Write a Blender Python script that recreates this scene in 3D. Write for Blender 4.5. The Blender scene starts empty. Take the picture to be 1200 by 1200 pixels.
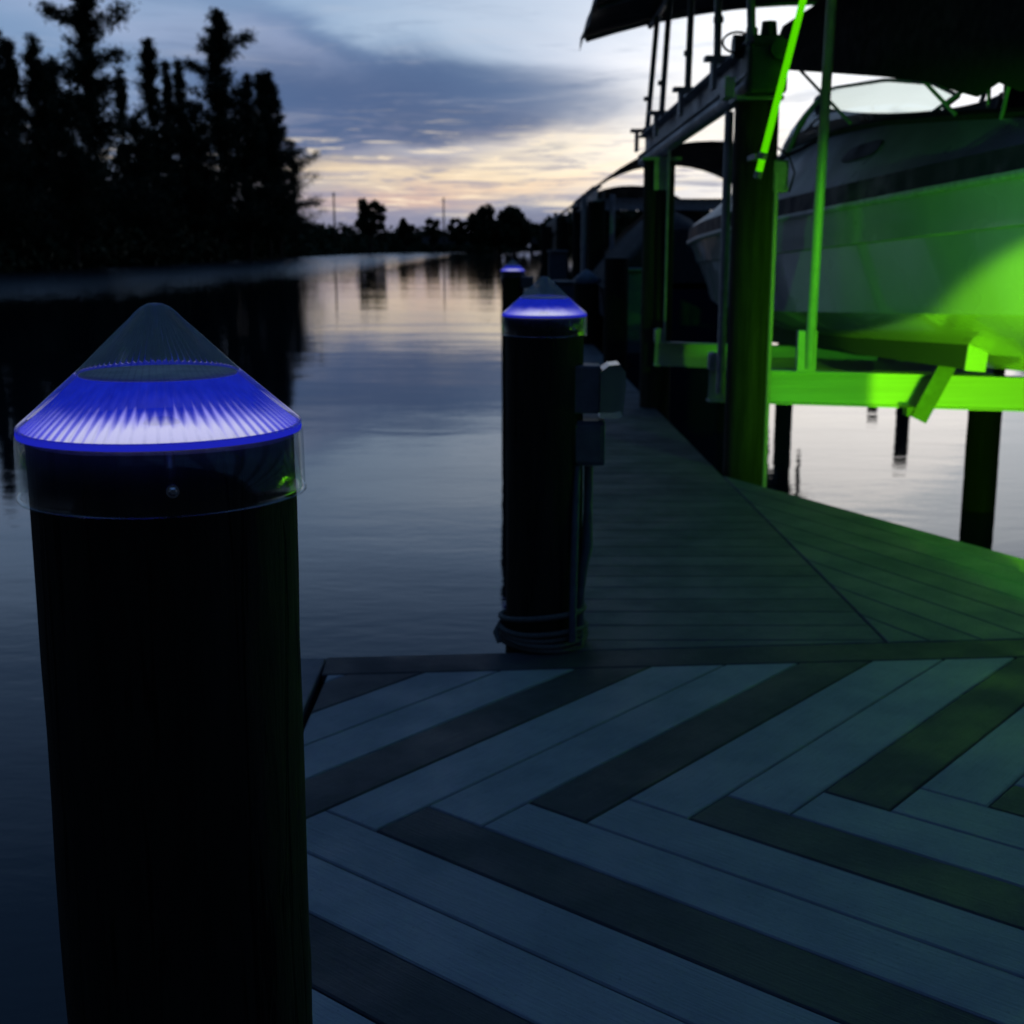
import bpy, bmesh, math, random
import numpy as np
from mathutils import Vector, Matrix
random.seed(7)
C = bpy.context.scene.collection
PI = math.pi
H = 1.45            # camera height over the dock boards
WATER = -1.0

# ------------------------------------------------------------------ helpers
def lin(r, g, b):
    f = lambda c: (c/255/12.92) if c/255 <= .04045 else ((c/255+.055)/1.055)**2.4
    return (f(r), f(g), f(b), 1)

def link(name, me, mats=None, parent=None):
    o = bpy.data.objects.new(name, me); C.objects.link(o)
    if mats is not None:
        for m in (mats if isinstance(mats, (list, tuple)) else [mats]): me.materials.append(m)
    if parent is not None: o.parent = parent
    return o

def thing(name, label, cat, loc=(0, 0, 0), rz=0, group=None):
    o = bpy.data.objects.new(name, None); C.objects.link(o)
    o.location = loc; o.rotation_euler = (0, 0, rz); o.empty_display_size = .1
    return tag(o, label, cat, group)

def tag(o, label, cat, group=None):
    o['label'] = label; o['category'] = cat
    if group: o['group'] = group
    return o

def copy_tree(src, label, loc, rz=0, group=None):
    r = src.copy(); C.objects.link(r); r.location = loc; r.rotation_euler = (0, 0, rz); r['label'] = label
    if group: r['group'] = group
    for ch in list(src.children):
        c = ch.copy(); C.objects.link(c); c.parent = r
        for g in ch.children:
            d = g.copy(); C.objects.link(d); d.parent = c
    return r

class MB:
    """collects solids into one mesh"""
    def __init__(s): s.v = []; s.f = []; s.m = []; s.sm = []
    def add(s, vs, fs, mi=0, smooth=False):
        n = len(s.v); s.v += [tuple(v) for v in vs]
        for f in fs: s.f.append(tuple(i+n for i in f)); s.m.append(mi); s.sm.append(smooth)
    def box(s, c, d, rot=None, mi=0, bev=0.0):
        hx, hy, hz = d[0]/2, d[1]/2, d[2]/2
        bm = bmesh.new()
        bmesh.ops.create_cube(bm, size=1, matrix=Matrix.Diagonal((d[0], d[1], d[2], 1)))
        if bev > 0: bmesh.ops.bevel(bm, geom=bm.edges[:]+bm.verts[:], offset=bev, segments=2, affect='EDGES', profile=.5)
        M = Matrix.Translation(c) @ (rot.to_4x4() if rot else Matrix.Identity(4))
        bm.verts.index_update()
        s.add([M @ v.co for v in bm.verts], [[v.index for v in f.verts] for f in bm.faces], mi); bm.free()
        return s
    def prism(s, poly, z0, z1, mi=0):
        n = len(poly)
        vs = [(p[0], p[1], z0) for p in poly]+[(p[0], p[1], z1) for p in poly]
        fs = [list(range(n, 2*n)), list(range(n-1, -1, -1))]+[[i, (i+1) % n, n+(i+1) % n, n+i] for i in range(n)]
        s.add(vs, fs, mi); return s
    def tube(s, pts, r, n=10, mi=0, cap=True):
        pts = [Vector(p) for p in pts]; rs = r if isinstance(r, (list, tuple)) else [r]*len(pts)
        vs = []; fs = []; prev = None
        for i, p in enumerate(pts):
            t = (pts[min(i+1, len(pts)-1)]-pts[max(i-1, 0)]).normalized()
            a = prev if prev is not None else (Vector((1, 0, 0)) if abs(t.x) < .8 else Vector((0, 1, 0)))
            a = (a-t*a.dot(t)).normalized(); b = t.cross(a); prev = a
            for k in range(n):
                w = 2*PI*k/n; vs.append(p+(a*math.cos(w)+b*math.sin(w))*rs[i])
        for i in range(len(pts)-1):
            for k in range(n): fs.append([i*n+k, i*n+(k+1) % n, (i+1)*n+(k+1) % n, (i+1)*n+k])
        s.add(vs, fs, mi, True)
        if cap:
            m = len(pts)-1
            s.add([vs[k] for k in range(n)], [list(range(n-1, -1, -1))], mi)
            s.add([vs[m*n+k] for k in range(n)], [list(range(n))], mi)
        return s
    def lathe(s, prof, n=48, mi=0, ribs=0, amp=0, c=(0, 0, 0), smooth=True):
        vs = []; fs = []
        for (r, z) in prof:
            for k in range(n):
                w = 2*PI*k/n; rr = max(r+(amp*math.cos(ribs*w)*min(1, r/.05) if ribs else 0), .0004)
                vs.append((c[0]+rr*math.cos(w), c[1]+rr*math.sin(w), c[2]+z))
        for i in range(len(prof)-1):
            for k in range(n): fs.append([i*n+k, i*n+(k+1) % n, (i+1)*n+(k+1) % n, (i+1)*n+k])
        s.add(vs, fs, mi, smooth); return s
    def build(s, name, mats, parent=None, recalc=True):
        me = bpy.data.meshes.new(name); me.from_pydata(s.v, [], s.f)
        o = link(name, me, mats, parent)
        me.polygons.foreach_set('material_index', s.m); me.polygons.foreach_set('use_smooth', s.sm)
        if recalc:
            bm = bmesh.new(); bm.from_mesh(me); bmesh.ops.recalc_face_normals(bm, faces=bm.faces[:]); bm.to_mesh(me); bm.free()
        me.update(); return o

# ------------------------------------------------------------------ node helper
class NT:
    def __init__(s, nt): s.nt = nt; s.n = nt.nodes; s.l = nt.links
    def new(s, t, **k):
        n = s.n.new(t)
        for a, b in k.items(): setattr(n, a, b)
        return n
    def put(s, sock, v):
        if isinstance(v, bpy.types.NodeSocket): s.l.new(v, sock)
        elif v is not None: sock.default_value = v
    def m(s, op, a, b=None, c=None, clamp=False):
        n = s.new('ShaderNodeMath', operation=op); n.use_clamp = clamp
        s.put(n.inputs[0], a); s.put(n.inputs[1], b); s.put(n.inputs[2], c) if c is not None else None
        return n.outputs[0]
    def mix(s, f, a, b, blend='MIX'):
        n = s.new('ShaderNodeMix', data_type='RGBA', blend_type=blend)
        s.put(n.inputs[0], f); s.put(n.inputs[6], a); s.put(n.inputs[7], b); return n.outputs[2]
    def noise(s, vec, scale, detail=4, rough=.55, dist=0, out=0):
        n = s.new('ShaderNodeTexNoise'); s.put(n.inputs['Vector'], vec)
        n.inputs['Scale'].default_value = scale; n.inputs['Detail'].default_value = detail
        n.inputs['Roughness'].default_value = rough; n.inputs['Distortion'].default_value = dist
        return n.outputs[out]
    def ramp(s, f, stops, interp='LINEAR'):
        n = s.new('ShaderNodeValToRGB'); s.put(n.inputs[0], f); cr = n.color_ramp; cr.interpolation = interp
        while len(cr.elements) < len(stops): cr.elements.new(.5)
        for e, (p, c) in zip(cr.elements, stops): e.position = p; e.color = c
        return n.outputs[0]
    def rng(s, v, a, b, c=0, d=1, t='SMOOTHSTEP'):
        n = s.new('ShaderNodeMapRange', interpolation_type=t); s.put(n.inputs[0], v)
        for i, q in enumerate((a, b, c, d)): n.inputs[i+1].default_value = q
        return n.outputs[0]
    def mapping(s, vec, scale=(1, 1, 1), rot=(0, 0, 0)):
        n = s.new('ShaderNodeMapping'); s.put(n.inputs[0], vec); n.inputs['Scale'].default_value = scale; n.inputs['Rotation'].default_value = rot
        return n.outputs[0]

def mat(name):
    m = bpy.data.materials.new(name); m.use_nodes = True; t = NT(m.node_tree)
    return m, t, m.node_tree.nodes['Principled BSDF']

def simple(name, col, rough=.6, metal=0, nscale=20, namp=.25, bump=.1, stretch=(1, 1, 1), spec=.5, coat=0):
    m, t, p = mat(name); tc = t.new('ShaderNodeTexCoord').outputs['Object']; v = t.mapping(tc, stretch)
    f = t.noise(v, nscale, 5, .6)
    c1 = [min(1, x*(1+namp)) for x in col[:3]]+[1]; c0 = [x*(1-namp) for x in col[:3]]+[1]
    t.put(p.inputs['Base Color'], t.ramp(f, [(.3, c0), (.7, c1)]))
    t.put(p.inputs['Roughness'], t.rng(t.noise(v, nscale*.37, 3), .3, .7, max(rough-.1, .02), min(rough+.1, 1)))
    p.inputs['Metallic'].default_value = metal; p.inputs['Specular IOR Level'].default_value = spec
    p.inputs['Coat Weight'].default_value = coat
    if bump:
        b = t.new('ShaderNodeBump'); b.inputs['Strength'].default_value = bump; b.inputs['Distance'].default_value = .01
        t.put(b.inputs['Height'], f); t.put(p.inputs['Normal'], b.outputs[0])
    return m

def board_mat(name, c0, c1, rot=0):
    """composite deck board: tone per board, fine brushed streaks and scuffs"""
    m, t, p = mat(name); tc = t.new('ShaderNodeTexCoord').outputs['Object']
    isl = t.new('ShaderNodeNewGeometry').outputs['Random Per Island']
    v = t.mapping(t.mapping(tc, (1, 1, 1), (0, 0, rot)), (1.2, 55, 1))
    streak = t.noise(v, 3.0, 4, .7)
    blot = t.noise(tc, 3.2, 5, .65); speck = t.noise(tc, 90, 2, .6)
    base = t.mix(t.m('ADD', t.m('MULTIPLY', isl, .6), t.m('MULTIPLY', t.rng(streak, .3, .7), .5)), c0, c1)
    base = t.mix(t.m('MULTIPLY', t.rng(blot, .35, .75), .35), base, [x*.55 for x in c0[:3]]+[1])
    fine = t.noise(t.mapping(t.mapping(tc, (1, 1, 1), (0, 0, rot)), (6, 160, 1)), 2.0, 3, .7)
    base = t.mix(t.m('MULTIPLY', t.rng(fine, .5, .72), .45), base, [x*.55 for x in c0[:3]]+[1])
    base = t.mix(t.m('MULTIPLY', t.rng(speck, .62, .74), .45), base, [x*.4 for x in c0[:3]]+[1])
    t.put(p.inputs['Base Color'], base)
    t.put(p.inputs['Roughness'], t.rng(blot, .3, .7, .52, .8)); p.inputs['Specular IOR Level'].default_value = .25
    b = t.new('ShaderNodeBump'); b.inputs['Strength'].default_value = .7; b.inputs['Distance'].default_value = .005
    t.put(b.inputs['Height'], t.m('ADD', streak, t.m('MULTIPLY', speck, .4))); t.put(p.inputs['Normal'], b.outputs[0])
    return m

M = {}
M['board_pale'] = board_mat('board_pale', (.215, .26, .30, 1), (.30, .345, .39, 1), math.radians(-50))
M['board_pale_b'] = board_mat('board_pale_b', (.215, .26, .30, 1), (.30, .345, .39, 1), math.radians(40))
M['board_dark'] = board_mat('board_dark', (.05, .056, .066, 1), (.078, .084, .094, 1), math.radians(-50))
M['board_dark_b'] = board_mat('board_dark_b', (.05, .056, .066, 1), (.078, .084, .094, 1), math.radians(40))
M['border'] = board_mat('border', (.035, .045, .055, 1), (.05, .06, .07, 1))
M['border_grey'] = board_mat('border_grey', (.09, .12, .15, 1), (.12, .15, .19, 1), PI/2)
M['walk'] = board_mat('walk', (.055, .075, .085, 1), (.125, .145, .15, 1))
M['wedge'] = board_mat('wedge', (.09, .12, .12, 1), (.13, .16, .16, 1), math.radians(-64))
M['under'] = simple('under_timber', (.02, .02, .02), .9)
M['metal'] = simple('brushed_aluminium', (.5, .52, .52), .55, .15, 9, .10, .02, (.15, 1, 12))
M['bracket_shaded'] = simple('bracket_metal_shaded', (.10, .13, .13), .5, .4, 14, .2, .04)  # darker than the beams; shade on the bunk bracket is put into the colour
M['metal_dull'] = simple('weathered_aluminium', (.42, .44, .47), .55, .5, 12, .25, .08)
M['carpet'] = simple('dark_bunk_carpet', (.05, .06, .06), .95, 0, 200, .3, .3)
M['motor'] = simple('dark_green_paint', (.015, .05, .035), .45)
M['pipe'] = simple('galvanised_pipe', (.3, .34, .36), .5, .5, 14, .2, .04)
M['pvc'] = simple('white_pipe', (.6, .62, .6), .4, 0, 18, .1, .03)
M['canvas'] = simple('black_canvas', (.008, .009, .012), .9, 0, 40, .3, .2)
M['canopy'] = simple('dark_vinyl', (.012, .014, .02), .75, 0, 8, .3, .15)
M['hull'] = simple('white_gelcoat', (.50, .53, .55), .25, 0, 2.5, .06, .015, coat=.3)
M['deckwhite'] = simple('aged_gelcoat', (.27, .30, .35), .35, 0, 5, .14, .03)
M['navy'] = simple('navy_stripe', (.008, .014, .045), .5, 0, 20, .1, .02, spec=.15)
M['rub'] = simple('rubber_rail', (.5, .52, .52), .4)
M['greybox'] = simple('grey_plastic', (.10, .12, .14), .5)
M['plate'] = simple('pale_grey_plate', (.30, .36, .38), .5, 0, 60, .15, .1)
M['bluebox'] = simple('weathered_blue_grey', (.06, .09, .13), .6)
M['screw'] = simple('steel_screw', (.5, .5, .52), .3, .9)
M['rope'] = simple('grey_rope', (.10, .12, .12), .9, 0, 150, .4, .5)
M['bark'] = simple('bark', (.05, .04, .03), .95, 0, 4, .3, .3)
M['bank'] = simple('bank_soil', (.03, .035, .02), .95, 0, .3, .4, .3)
M['bed'] = simple('canal_bed', (.02, .025, .02), .95, 0, .1, .3, 0)
M['concrete'] = simple('concrete', (.18, .18, .18), .85, 0, 1, .2, .1)

def wood_pile():
    m, t, p = mat('pile_timber'); tc = t.new('ShaderNodeTexCoord').outputs['Object']
    g = t.noise(t.mapping(tc, (9, 9, .7)), 3, 6, .7, .4)
    crack = t.noise(t.mapping(tc, (22, 22, .9)), 2.2, 3, .5, 1.2)
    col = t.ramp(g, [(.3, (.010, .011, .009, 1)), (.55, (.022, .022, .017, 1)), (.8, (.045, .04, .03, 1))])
    col = t.mix(t.rng(crack, .6, .68), col, (.003, .003, .003, 1))
    t.put(p.inputs['Base Color'], col); p.inputs['Roughness'].default_value = .85; p.inputs['Specular IOR Level'].default_value = .2
    b = t.new('ShaderNodeBump'); b.inputs['Strength'].default_value = .7; b.inputs['Distance'].default_value = .012
    t.put(b.inputs['Height'], t.m('SUBTRACT', g, t.m('MULTIPLY', t.rng(crack, .58, .68), .8))); t.put(p.inputs['Normal'], b.outputs[0])
    return m
M['pile'] = wood_pile()
def wood_pile_pale():
    m, t, p = mat('lift_pile_timber'); tc = t.new('ShaderNodeTexCoord').outputs['Object']
    g = t.noise(t.mapping(tc, (9, 9, .5)), 3, 6, .7, .4)
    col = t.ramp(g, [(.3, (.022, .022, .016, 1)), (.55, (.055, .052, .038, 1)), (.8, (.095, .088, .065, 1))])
    t.put(p.inputs['Base Color'], col); p.inputs['Roughness'].default_value = .85; p.inputs['Specular IOR Level'].default_value = .2
    b = t.new('ShaderNodeBump'); b.inputs['Strength'].default_value = .6; b.inputs['Distance'].default_value = .012
    t.put(b.inputs['Height'], g); t.put(p.inputs['Normal'], b.outputs[0])
    return m
M['creosote'] = simple('creosoted_timber', (.006, .006, .006), .9, 0, 12, .3, .3, (1, 1, .1), spec=.1)
M['liftpile'] = wood_pile_pale()

def leaf_mat(name, a, b):
    m, t, p = mat(name); isl = t.new('ShaderNodeNewGeometry').outputs['Random Per Island']
    t.put(p.inputs['Base Color'], t.mix(isl, a, b)); p.inputs['Roughness'].default_value = .8; p.inputs['Specular IOR Level'].default_value = .15
    return m
M['needle'] = leaf_mat('pine_needles', (.018, .032, .018, 1), (.045, .065, .035, 1))
M['leaf'] = leaf_mat('broad_leaves', (.02, .035, .015, 1), (.05, .07, .03, 1))

def clear_mat(name, tint, gloss=.12, grey=.06, rough=.08, fres=1.0, ribs=0):
    """thin clear plastic: mostly lets light through, glossy at grazing angles, slightly milky"""
    m = bpy.data.materials.new(name); m.use_nodes = True; t = NT(m.node_tree); t.n.clear()
    tr = t.new('ShaderNodeBsdfTransparent'); tr.inputs[0].default_value = tint
    gl = t.new('ShaderNodeBsdfGlossy'); gl.inputs['Roughness'].default_value = rough
    df = t.new('ShaderNodeBsdfTranslucent'); df.inputs[0].default_value = (.5, .6, .62, 1)
    fr = t.new('ShaderNodeFresnel'); fr.inputs[0].default_value = 1.49
    m1 = t.new('ShaderNodeMixShader'); m1.inputs[0].default_value = grey
    if ribs:
        xy = t.new('ShaderNodeSeparateXYZ'); tcx = t.new('ShaderNodeTexCoord').outputs['Object']; t.l.new(tcx, xy.inputs[0])
        an = t.m('MULTIPLY', t.m('ARCTAN2', xy.outputs[0], xy.outputs[1]), ribs)
        rb_ = t.m('MULTIPLY', t.rng(t.m('SINE', an), .1, 1), t.rng(t.noise(t.mapping(tcx, (60, 60, 12)), 1, 3), .3, .7, .3, 1))
        t.put(m1.inputs[0], t.m('ADD', grey, t.m('MULTIPLY', rb_, .16)))
    t.l.new(tr.outputs[0], m1.inputs[1]); t.l.new(df.outputs[0], m1.inputs[2])
    m2 = t.new('ShaderNodeMixShader'); t.l.new(t.m('ADD', t.m('MULTIPLY', fr.outputs[0], fres), gloss*.3, clamp=True), m2.inputs[0])
    t.l.new(m1.outputs[0], m2.inputs[1]); t.l.new(gl.outputs[0], m2.inputs[2])
    o = t.new('ShaderNodeOutputMaterial'); t.l.new(m2.outputs[0], o.inputs[0]); return m
M['clear'] = clear_mat('clear_plastic', (.84, .88, .89, 1), .02, .10, .15, .6, 72)
M['collar'] = clear_mat('collar_plastic', (.93, .95, .95, 1), .0, .015, .1, .3)
M['glass'] = clear_mat('windshield_glass', (.80, .88, .84, 1), .1, .02, .02)

def lens_mat():
    """blue LED lens: glows blue, with pale teeth along its foot where the ribs gather the light"""
    m = bpy.data.materials.new('blue_lens'); m.use_nodes = True; t = NT(m.node_tree); t.n.clear()
    tc = t.new('ShaderNodeTexCoord').outputs['Object']; sp = t.new('ShaderNodeSeparateXYZ'); t.l.new(tc, sp.inputs[0])
    ang = t.m('ARCTAN2', sp.outputs[0], sp.outputs[1]); h = t.m('DIVIDE', sp.outputs[2], .055)
    zig = t.m('PINGPONG', t.m('MULTIPLY', ang, 72/(2*PI)*2), 1.0)
    wob = t.noise(t.mapping(tc, (30, 30, 3)), 1.0, 3)
    lw = t.new('ShaderNodeLayerWeight'); lw.inputs[0].default_value = .5
    face = t.m('POWER', t.m('SUBTRACT', 1.0, lw.outputs['Facing']), 3.4)
    top = t.m('ADD', t.m('ADD', t.m('MULTIPLY', t.m('MULTIPLY', zig, wob), .42), t.m('MULTIPLY', wob, .16)), .16)
    f = t.m('MULTIPLY', t.rng(t.m('SUBTRACT', top, h), -.20, .22), t.m('ADD', .05, t.m('MULTIPLY', face, 5.5)), clamp=True)
    strk = t.noise(t.mapping(tc, (90, 90, 4)), 1.0, 3, .6)
    blue = t.mix(strk, (.003, .008, .30, 1), (.012, .03, .70, 1))
    blue = t.mix(t.rng(h, 0, .5), (.03, .035, .9, 1), blue)
    pale = t.mix(t.m('MULTIPLY', t.m('MULTIPLY', face, t.rng(h, .5, .05)), 4.5, clamp=True), (.40, .36, 1.0, 1), (.86, .82, 1.0, 1))
    col = t.mix(f, blue, pale)
    em = t.new('ShaderNodeEmission'); t.put(em.inputs[0], col); t.put(em.inputs[1], t.m('ADD', .85, t.m('MULTIPLY', f, .15)))
    tr = t.new('ShaderNodeBsdfTransparent'); tr.inputs[0].default_value = (.3, .3, 1, 1)
    mx = t.new('ShaderNodeMixShader'); t.put(mx.inputs[0], t.m('SUBTRACT', .90, t.m('MULTIPLY', f, .12))); t.l.new(tr.outputs[0], mx.inputs[1]); t.l.new(em.outputs[0], mx.inputs[2])
    o = t.new('ShaderNodeOutputMaterial'); t.l.new(mx.outputs[0], o.inputs[0]); return m
M['lens'] = lens_mat()
def refl_mat():
    m = bpy.data.materials.new('lit_reflector'); m.use_nodes = True; t = NT(m.node_tree); t.n.clear()
    tc = t.new('ShaderNodeTexCoord').outputs['Object']; ln = t.new('ShaderNodeVectorMath', operation='LENGTH'); t.l.new(tc, ln.inputs[0])
    r = t.m('DIVIDE', ln.outputs['Value'], .145)
    col = t.ramp(r, [(0, (.45, .42, 1, 1)), (.18, (.95, .9, 1, 1)), (.55, (.5, .45, 1, 1)), (.85, (.05, .06, .9, 1)), (1, (.02, .03, .7, 1))])
    em = t.new('ShaderNodeEmission'); t.put(em.inputs[0], col); em.inputs[1].default_value = 1.15
    o = t.new('ShaderNodeOutputMaterial'); t.l.new(em.outputs[0], o.inputs[0]); return m
M['reflector'] = refl_mat()
def emit(name, col, s):
    m = bpy.data.materials.new(name); m.use_nodes = True; t = NT(m.node_tree); t.n.clear()
    em = t.new('ShaderNodeEmission'); em.inputs[0].default_value = col; em.inputs[1].default_value = s
    o = t.new('ShaderNodeOutputMaterial'); t.l.new(em.outputs[0], o.inputs[0]); return m
M['rim'] = emit('blue_rim_glow', (.02, .03, .75, 1), .55)
M['tube'] = emit('pole_painted_light', (.10, .75, .0, 1), .9)  # no lamp: green light on the slanted pole painted in as glow
M['greenlamp'] = emit('green_lamp_glow', (.12, 1, .02, 1), 1.2)

# ------------------------------------------------------------------ setting: water, ground, banks
def water_mat():
    m, t, p = mat('canal_water'); tc = t.new('ShaderNodeTexCoord').outputs['Object']
    p.inputs['Base Color'].default_value = (.003, .008, .013, 1); p.inputs['IOR'].default_value = 1.333
    w1 = t.noise(t.mapping(tc, (.55, 1.0, 1)), 1.1, 3, .5, .4)
    w2 = t.noise(t.mapping(tc, (.7, 1.6, 1)), 5.5, 3, .55, .3)
    w3 = t.noise(t.mapping(tc, (.10, .22, 1)), 1.0, 2, .5)
    patch = t.rng(t.noise(t.mapping(tc, (.02, .05, 1)), 1, 3), .4, .65, .35, 1)
    sxy = t.new('ShaderNodeSeparateXYZ'); t.l.new(tc, sxy.inputs[0])
    band = t.m('MULTIPLY', t.rng(t.m('ADD', sxy.outputs[1], t.m('MULTIPLY', patch, 22)), 62, 100), t.rng(sxy.outputs[0], -12, -30))
    windy = t.m('ADD', 1.0, t.m('MULTIPLY', band, 70.0)); t.put(p.inputs['Roughness'], t.m('ADD', .03, t.m('MULTIPLY', band, .16)))
    hgt = t.m('ADD', t.m('MULTIPLY', t.m('MULTIPLY', w1, windy), .008), t.m('ADD', t.m('MULTIPLY', t.m('MULTIPLY', w2, patch), .0022), t.m('MULTIPLY', w3, .035)))
    b = t.new('ShaderNodeBump'); b.inputs['Strength'].default_value = 1; b.inputs['Distance'].default_value = .62
    t.put(b.inputs['Height'], hgt); t.put(p.inputs['Normal'], b.outputs[0]); return m
M['water'] = water_mat()
def sheet(name, x0, x1, y0, y1, z, m):
    b = MB(); b.add([(x0, y0, z), (x1, y0, z), (x1, y1, z), (x0, y1, z)], [[0, 1, 2, 3]]); o = b.build(name, m); o['kind'] = 'structure'; return o
sheet('water', -900, 900, -300, 1500, WATER, M['water'])
sheet('ground', -3000, 3000, -3000, 3000, -3.5, M['bed'])

def bank(name, edge, wid, hgt, side, seed):
    rnd = random.Random(seed); vs = []; fs = []; cols = [(0, -1.6), (1.2, -.6), (4, hgt*.5), (12, hgt), (40, hgt*1.1), (wid, hgt*1.2)]
    n = len(cols)
    for (x, y) in edge:
        for (d, z) in cols:
            vs.append((x+side*(d+rnd.uniform(-.3, .3)), y+rnd.uniform(-.5, .5), z+rnd.uniform(-.15, .15)))
    for i in range(len(edge)-1):
        for k in range(n-1): fs.append([i*n+k, i*n+k+1, (i+1)*n+k+1, (i+1)*n+k])
    b = MB(); b.add(vs, fs, 0, True); o = b.build(name, M['bank']); o['kind'] = 'structure'; return o
Ledge = [(-49+1.5*math.sin(y*.03), y) for y in range(-200, 600, 8)]
bank('left_bank', Ledge, 900, 1.0, -1, 1)
Redge = [(17+1.2*math.sin(y*.05), y) for y in range(-200, 640, 8)]
bank('right_bank', Redge, 900, .8, 1, 2)
# the canal closes far beyond the bridge
far = MB(); far.box((0, 760, -.4), (400, 120, 2.6)); fo = far.build('far_shore', M['bank']); fo['kind'] = 'structure'

# ------------------------------------------------------------------ trees
def leaves_mesh(P, size, rnd, slim=.55):
    n = len(P); P = np.array(P); rs = np.random.RandomState(rnd.randint(0, 99999))
    a = rs.normal(size=(n, 3)); a /= np.linalg.norm(a, axis=1)[:, None]
    b = rs.normal(size=(n, 3)); b -= a*(a*b).sum(1)[:, None]; b /= np.linalg.norm(b, axis=1)[:, None]
    s = size*(.5+rs.rand(n, 1)); a = a*s; b = b*s*slim
    V = np.concatenate([P-a, P-b*.9, P+a, P+b], 1).reshape(-1, 3)
    F = np.arange(4*n).reshape(-1, 4)
    return V.tolist(), F.tolist()

def pine(x, y, h, r, seed, label, dens=1.0, arms=(), rugged=.22, group='tall pines on the left bank', base=.6, top=.8):
    rnd = random.Random(seed); t = thing('pine_tree', label, 'tree', (x, y, base), 0, group)
    lean = rnd.uniform(-.02, .02); b = MB()
    pts = [(lean*h*k/8+rnd.uniform(-.1, .1), 0, h*k/8-.4*(k == 0)*3) for k in range(9)]
    b.tube(pts, [max(.04, (1-k/8.3)*h*.014) for k in range(9)], 7)
    P = []; n = int(h*5.0)
    brs = []
    for i in range(n):
        f = rnd.uniform(.08, .99); prof = (1-f)**.8*.9+.10*top
        L = r*prof*rnd.uniform(1-rugged*1.6, 1+rugged); brs.append((f, L, rnd.uniform(0, 2*PI), rnd.uniform(.2, .9)))
    for (f, L, az, up) in arms: brs += [(f+rnd.uniform(-.015, .015), L*rnd.uniform(.8, 1), az+rnd.uniform(-.3, .3), up) for _ in range(3)]
    for (f, L, az, up) in brs:
        o = Vector((lean*h*f, 0, h*f)); d = Vector((math.cos(az), math.sin(az), up)).normalized()
        b.tube([o, o+d*L*.5, o+d*L*.92+Vector((0, 0, L*.05))], [h*.003*(1-f)+.05, .05, .02], 4, cap=False)
        k = int((60+L*46)*dens)
        for _ in range(k):
            u = rnd.random()**.7; q = o+d*L*u+Vector((0, 0, L*.08*u*u)); sp = .30+.06*L*(1-abs(u-.6))
            P.append((q.x+rnd.gauss(0, sp), q.y+rnd.gauss(0, sp), q.z+rnd.gauss(0, sp*.8)))
    for _ in range(int(60*dens)):
        f = rnd.uniform(.9, 1.02); P.append((lean*h*f+rnd.gauss(0, .25), rnd.gauss(0, .25), h*f))
    b.build('trunk', M['bark'], t)
    V, F = leaves_mesh(P, .30*(h/24)**.5, rnd, .2); cm = MB(); cm.v = V; cm.f = F; cm.m = [0]*len(F); cm.sm = [False]*len(F)
    cm.build('crown', M['needle'], t, False); return t

def broad(x, y, h, r, seed, label, group, leaf=.5, n=5200, trunk_f=.35, base=.4, name='broadleaf_tree'):
    rnd = random.Random(seed); t = thing(name, label, 'tree', (x, y, base), 0, group); b = MB()
    b.tube([(0, 0, -1), (.1, 0, h*.3), (0, .1, h*.75)], [h*.03, h*.022, h*.008], 7)
    cl = []
    for i in range(26):
        a = rnd.uniform(0, 2*PI); rr = r*math.sqrt(rnd.random())*.75; z = h*(trunk_f+(1-trunk_f)*rnd.uniform(.12, .9)*math.sqrt(max(.05, 1-(rr/r)**2)))
        q = (rr*math.cos(a), rr*math.sin(a), z); cl.append((q, r*rnd.uniform(.2, .36)))
        b.tube([(0, 0, h*trunk_f*.7), (q[0]*.6, q[1]*.6, (q[2]+h*trunk_f)*.5), q], [h*.01, h*.006, h*.003], 4, cap=False)
    P = []
    for i in range(n):
        q, s = rnd.choice(cl); v = Vector((rnd.gauss(0, 1), rnd.gauss(0, 1), rnd.gauss(0, 1))).normalized()*s*rnd.random()**.4
        P.append((q[0]+v.x, q[1]+v.y, q[2]+v.z*.85))
    b.build('trunk', M['bark'], t)
    V, F = leaves_mesh(P, leaf, rnd); cm = MB(); cm.v = V; cm.f = F; cm.m = [0]*len(F); cm.sm = [False]*len(F)
    cm.build('crown', M['leaf'], t, False); return t

f0 = 1500.
def px_x(px, Y): return (px-600)/f0*Y*1.0
def px_h(py, Y): return H+(288-py)/f0*Y
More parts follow.
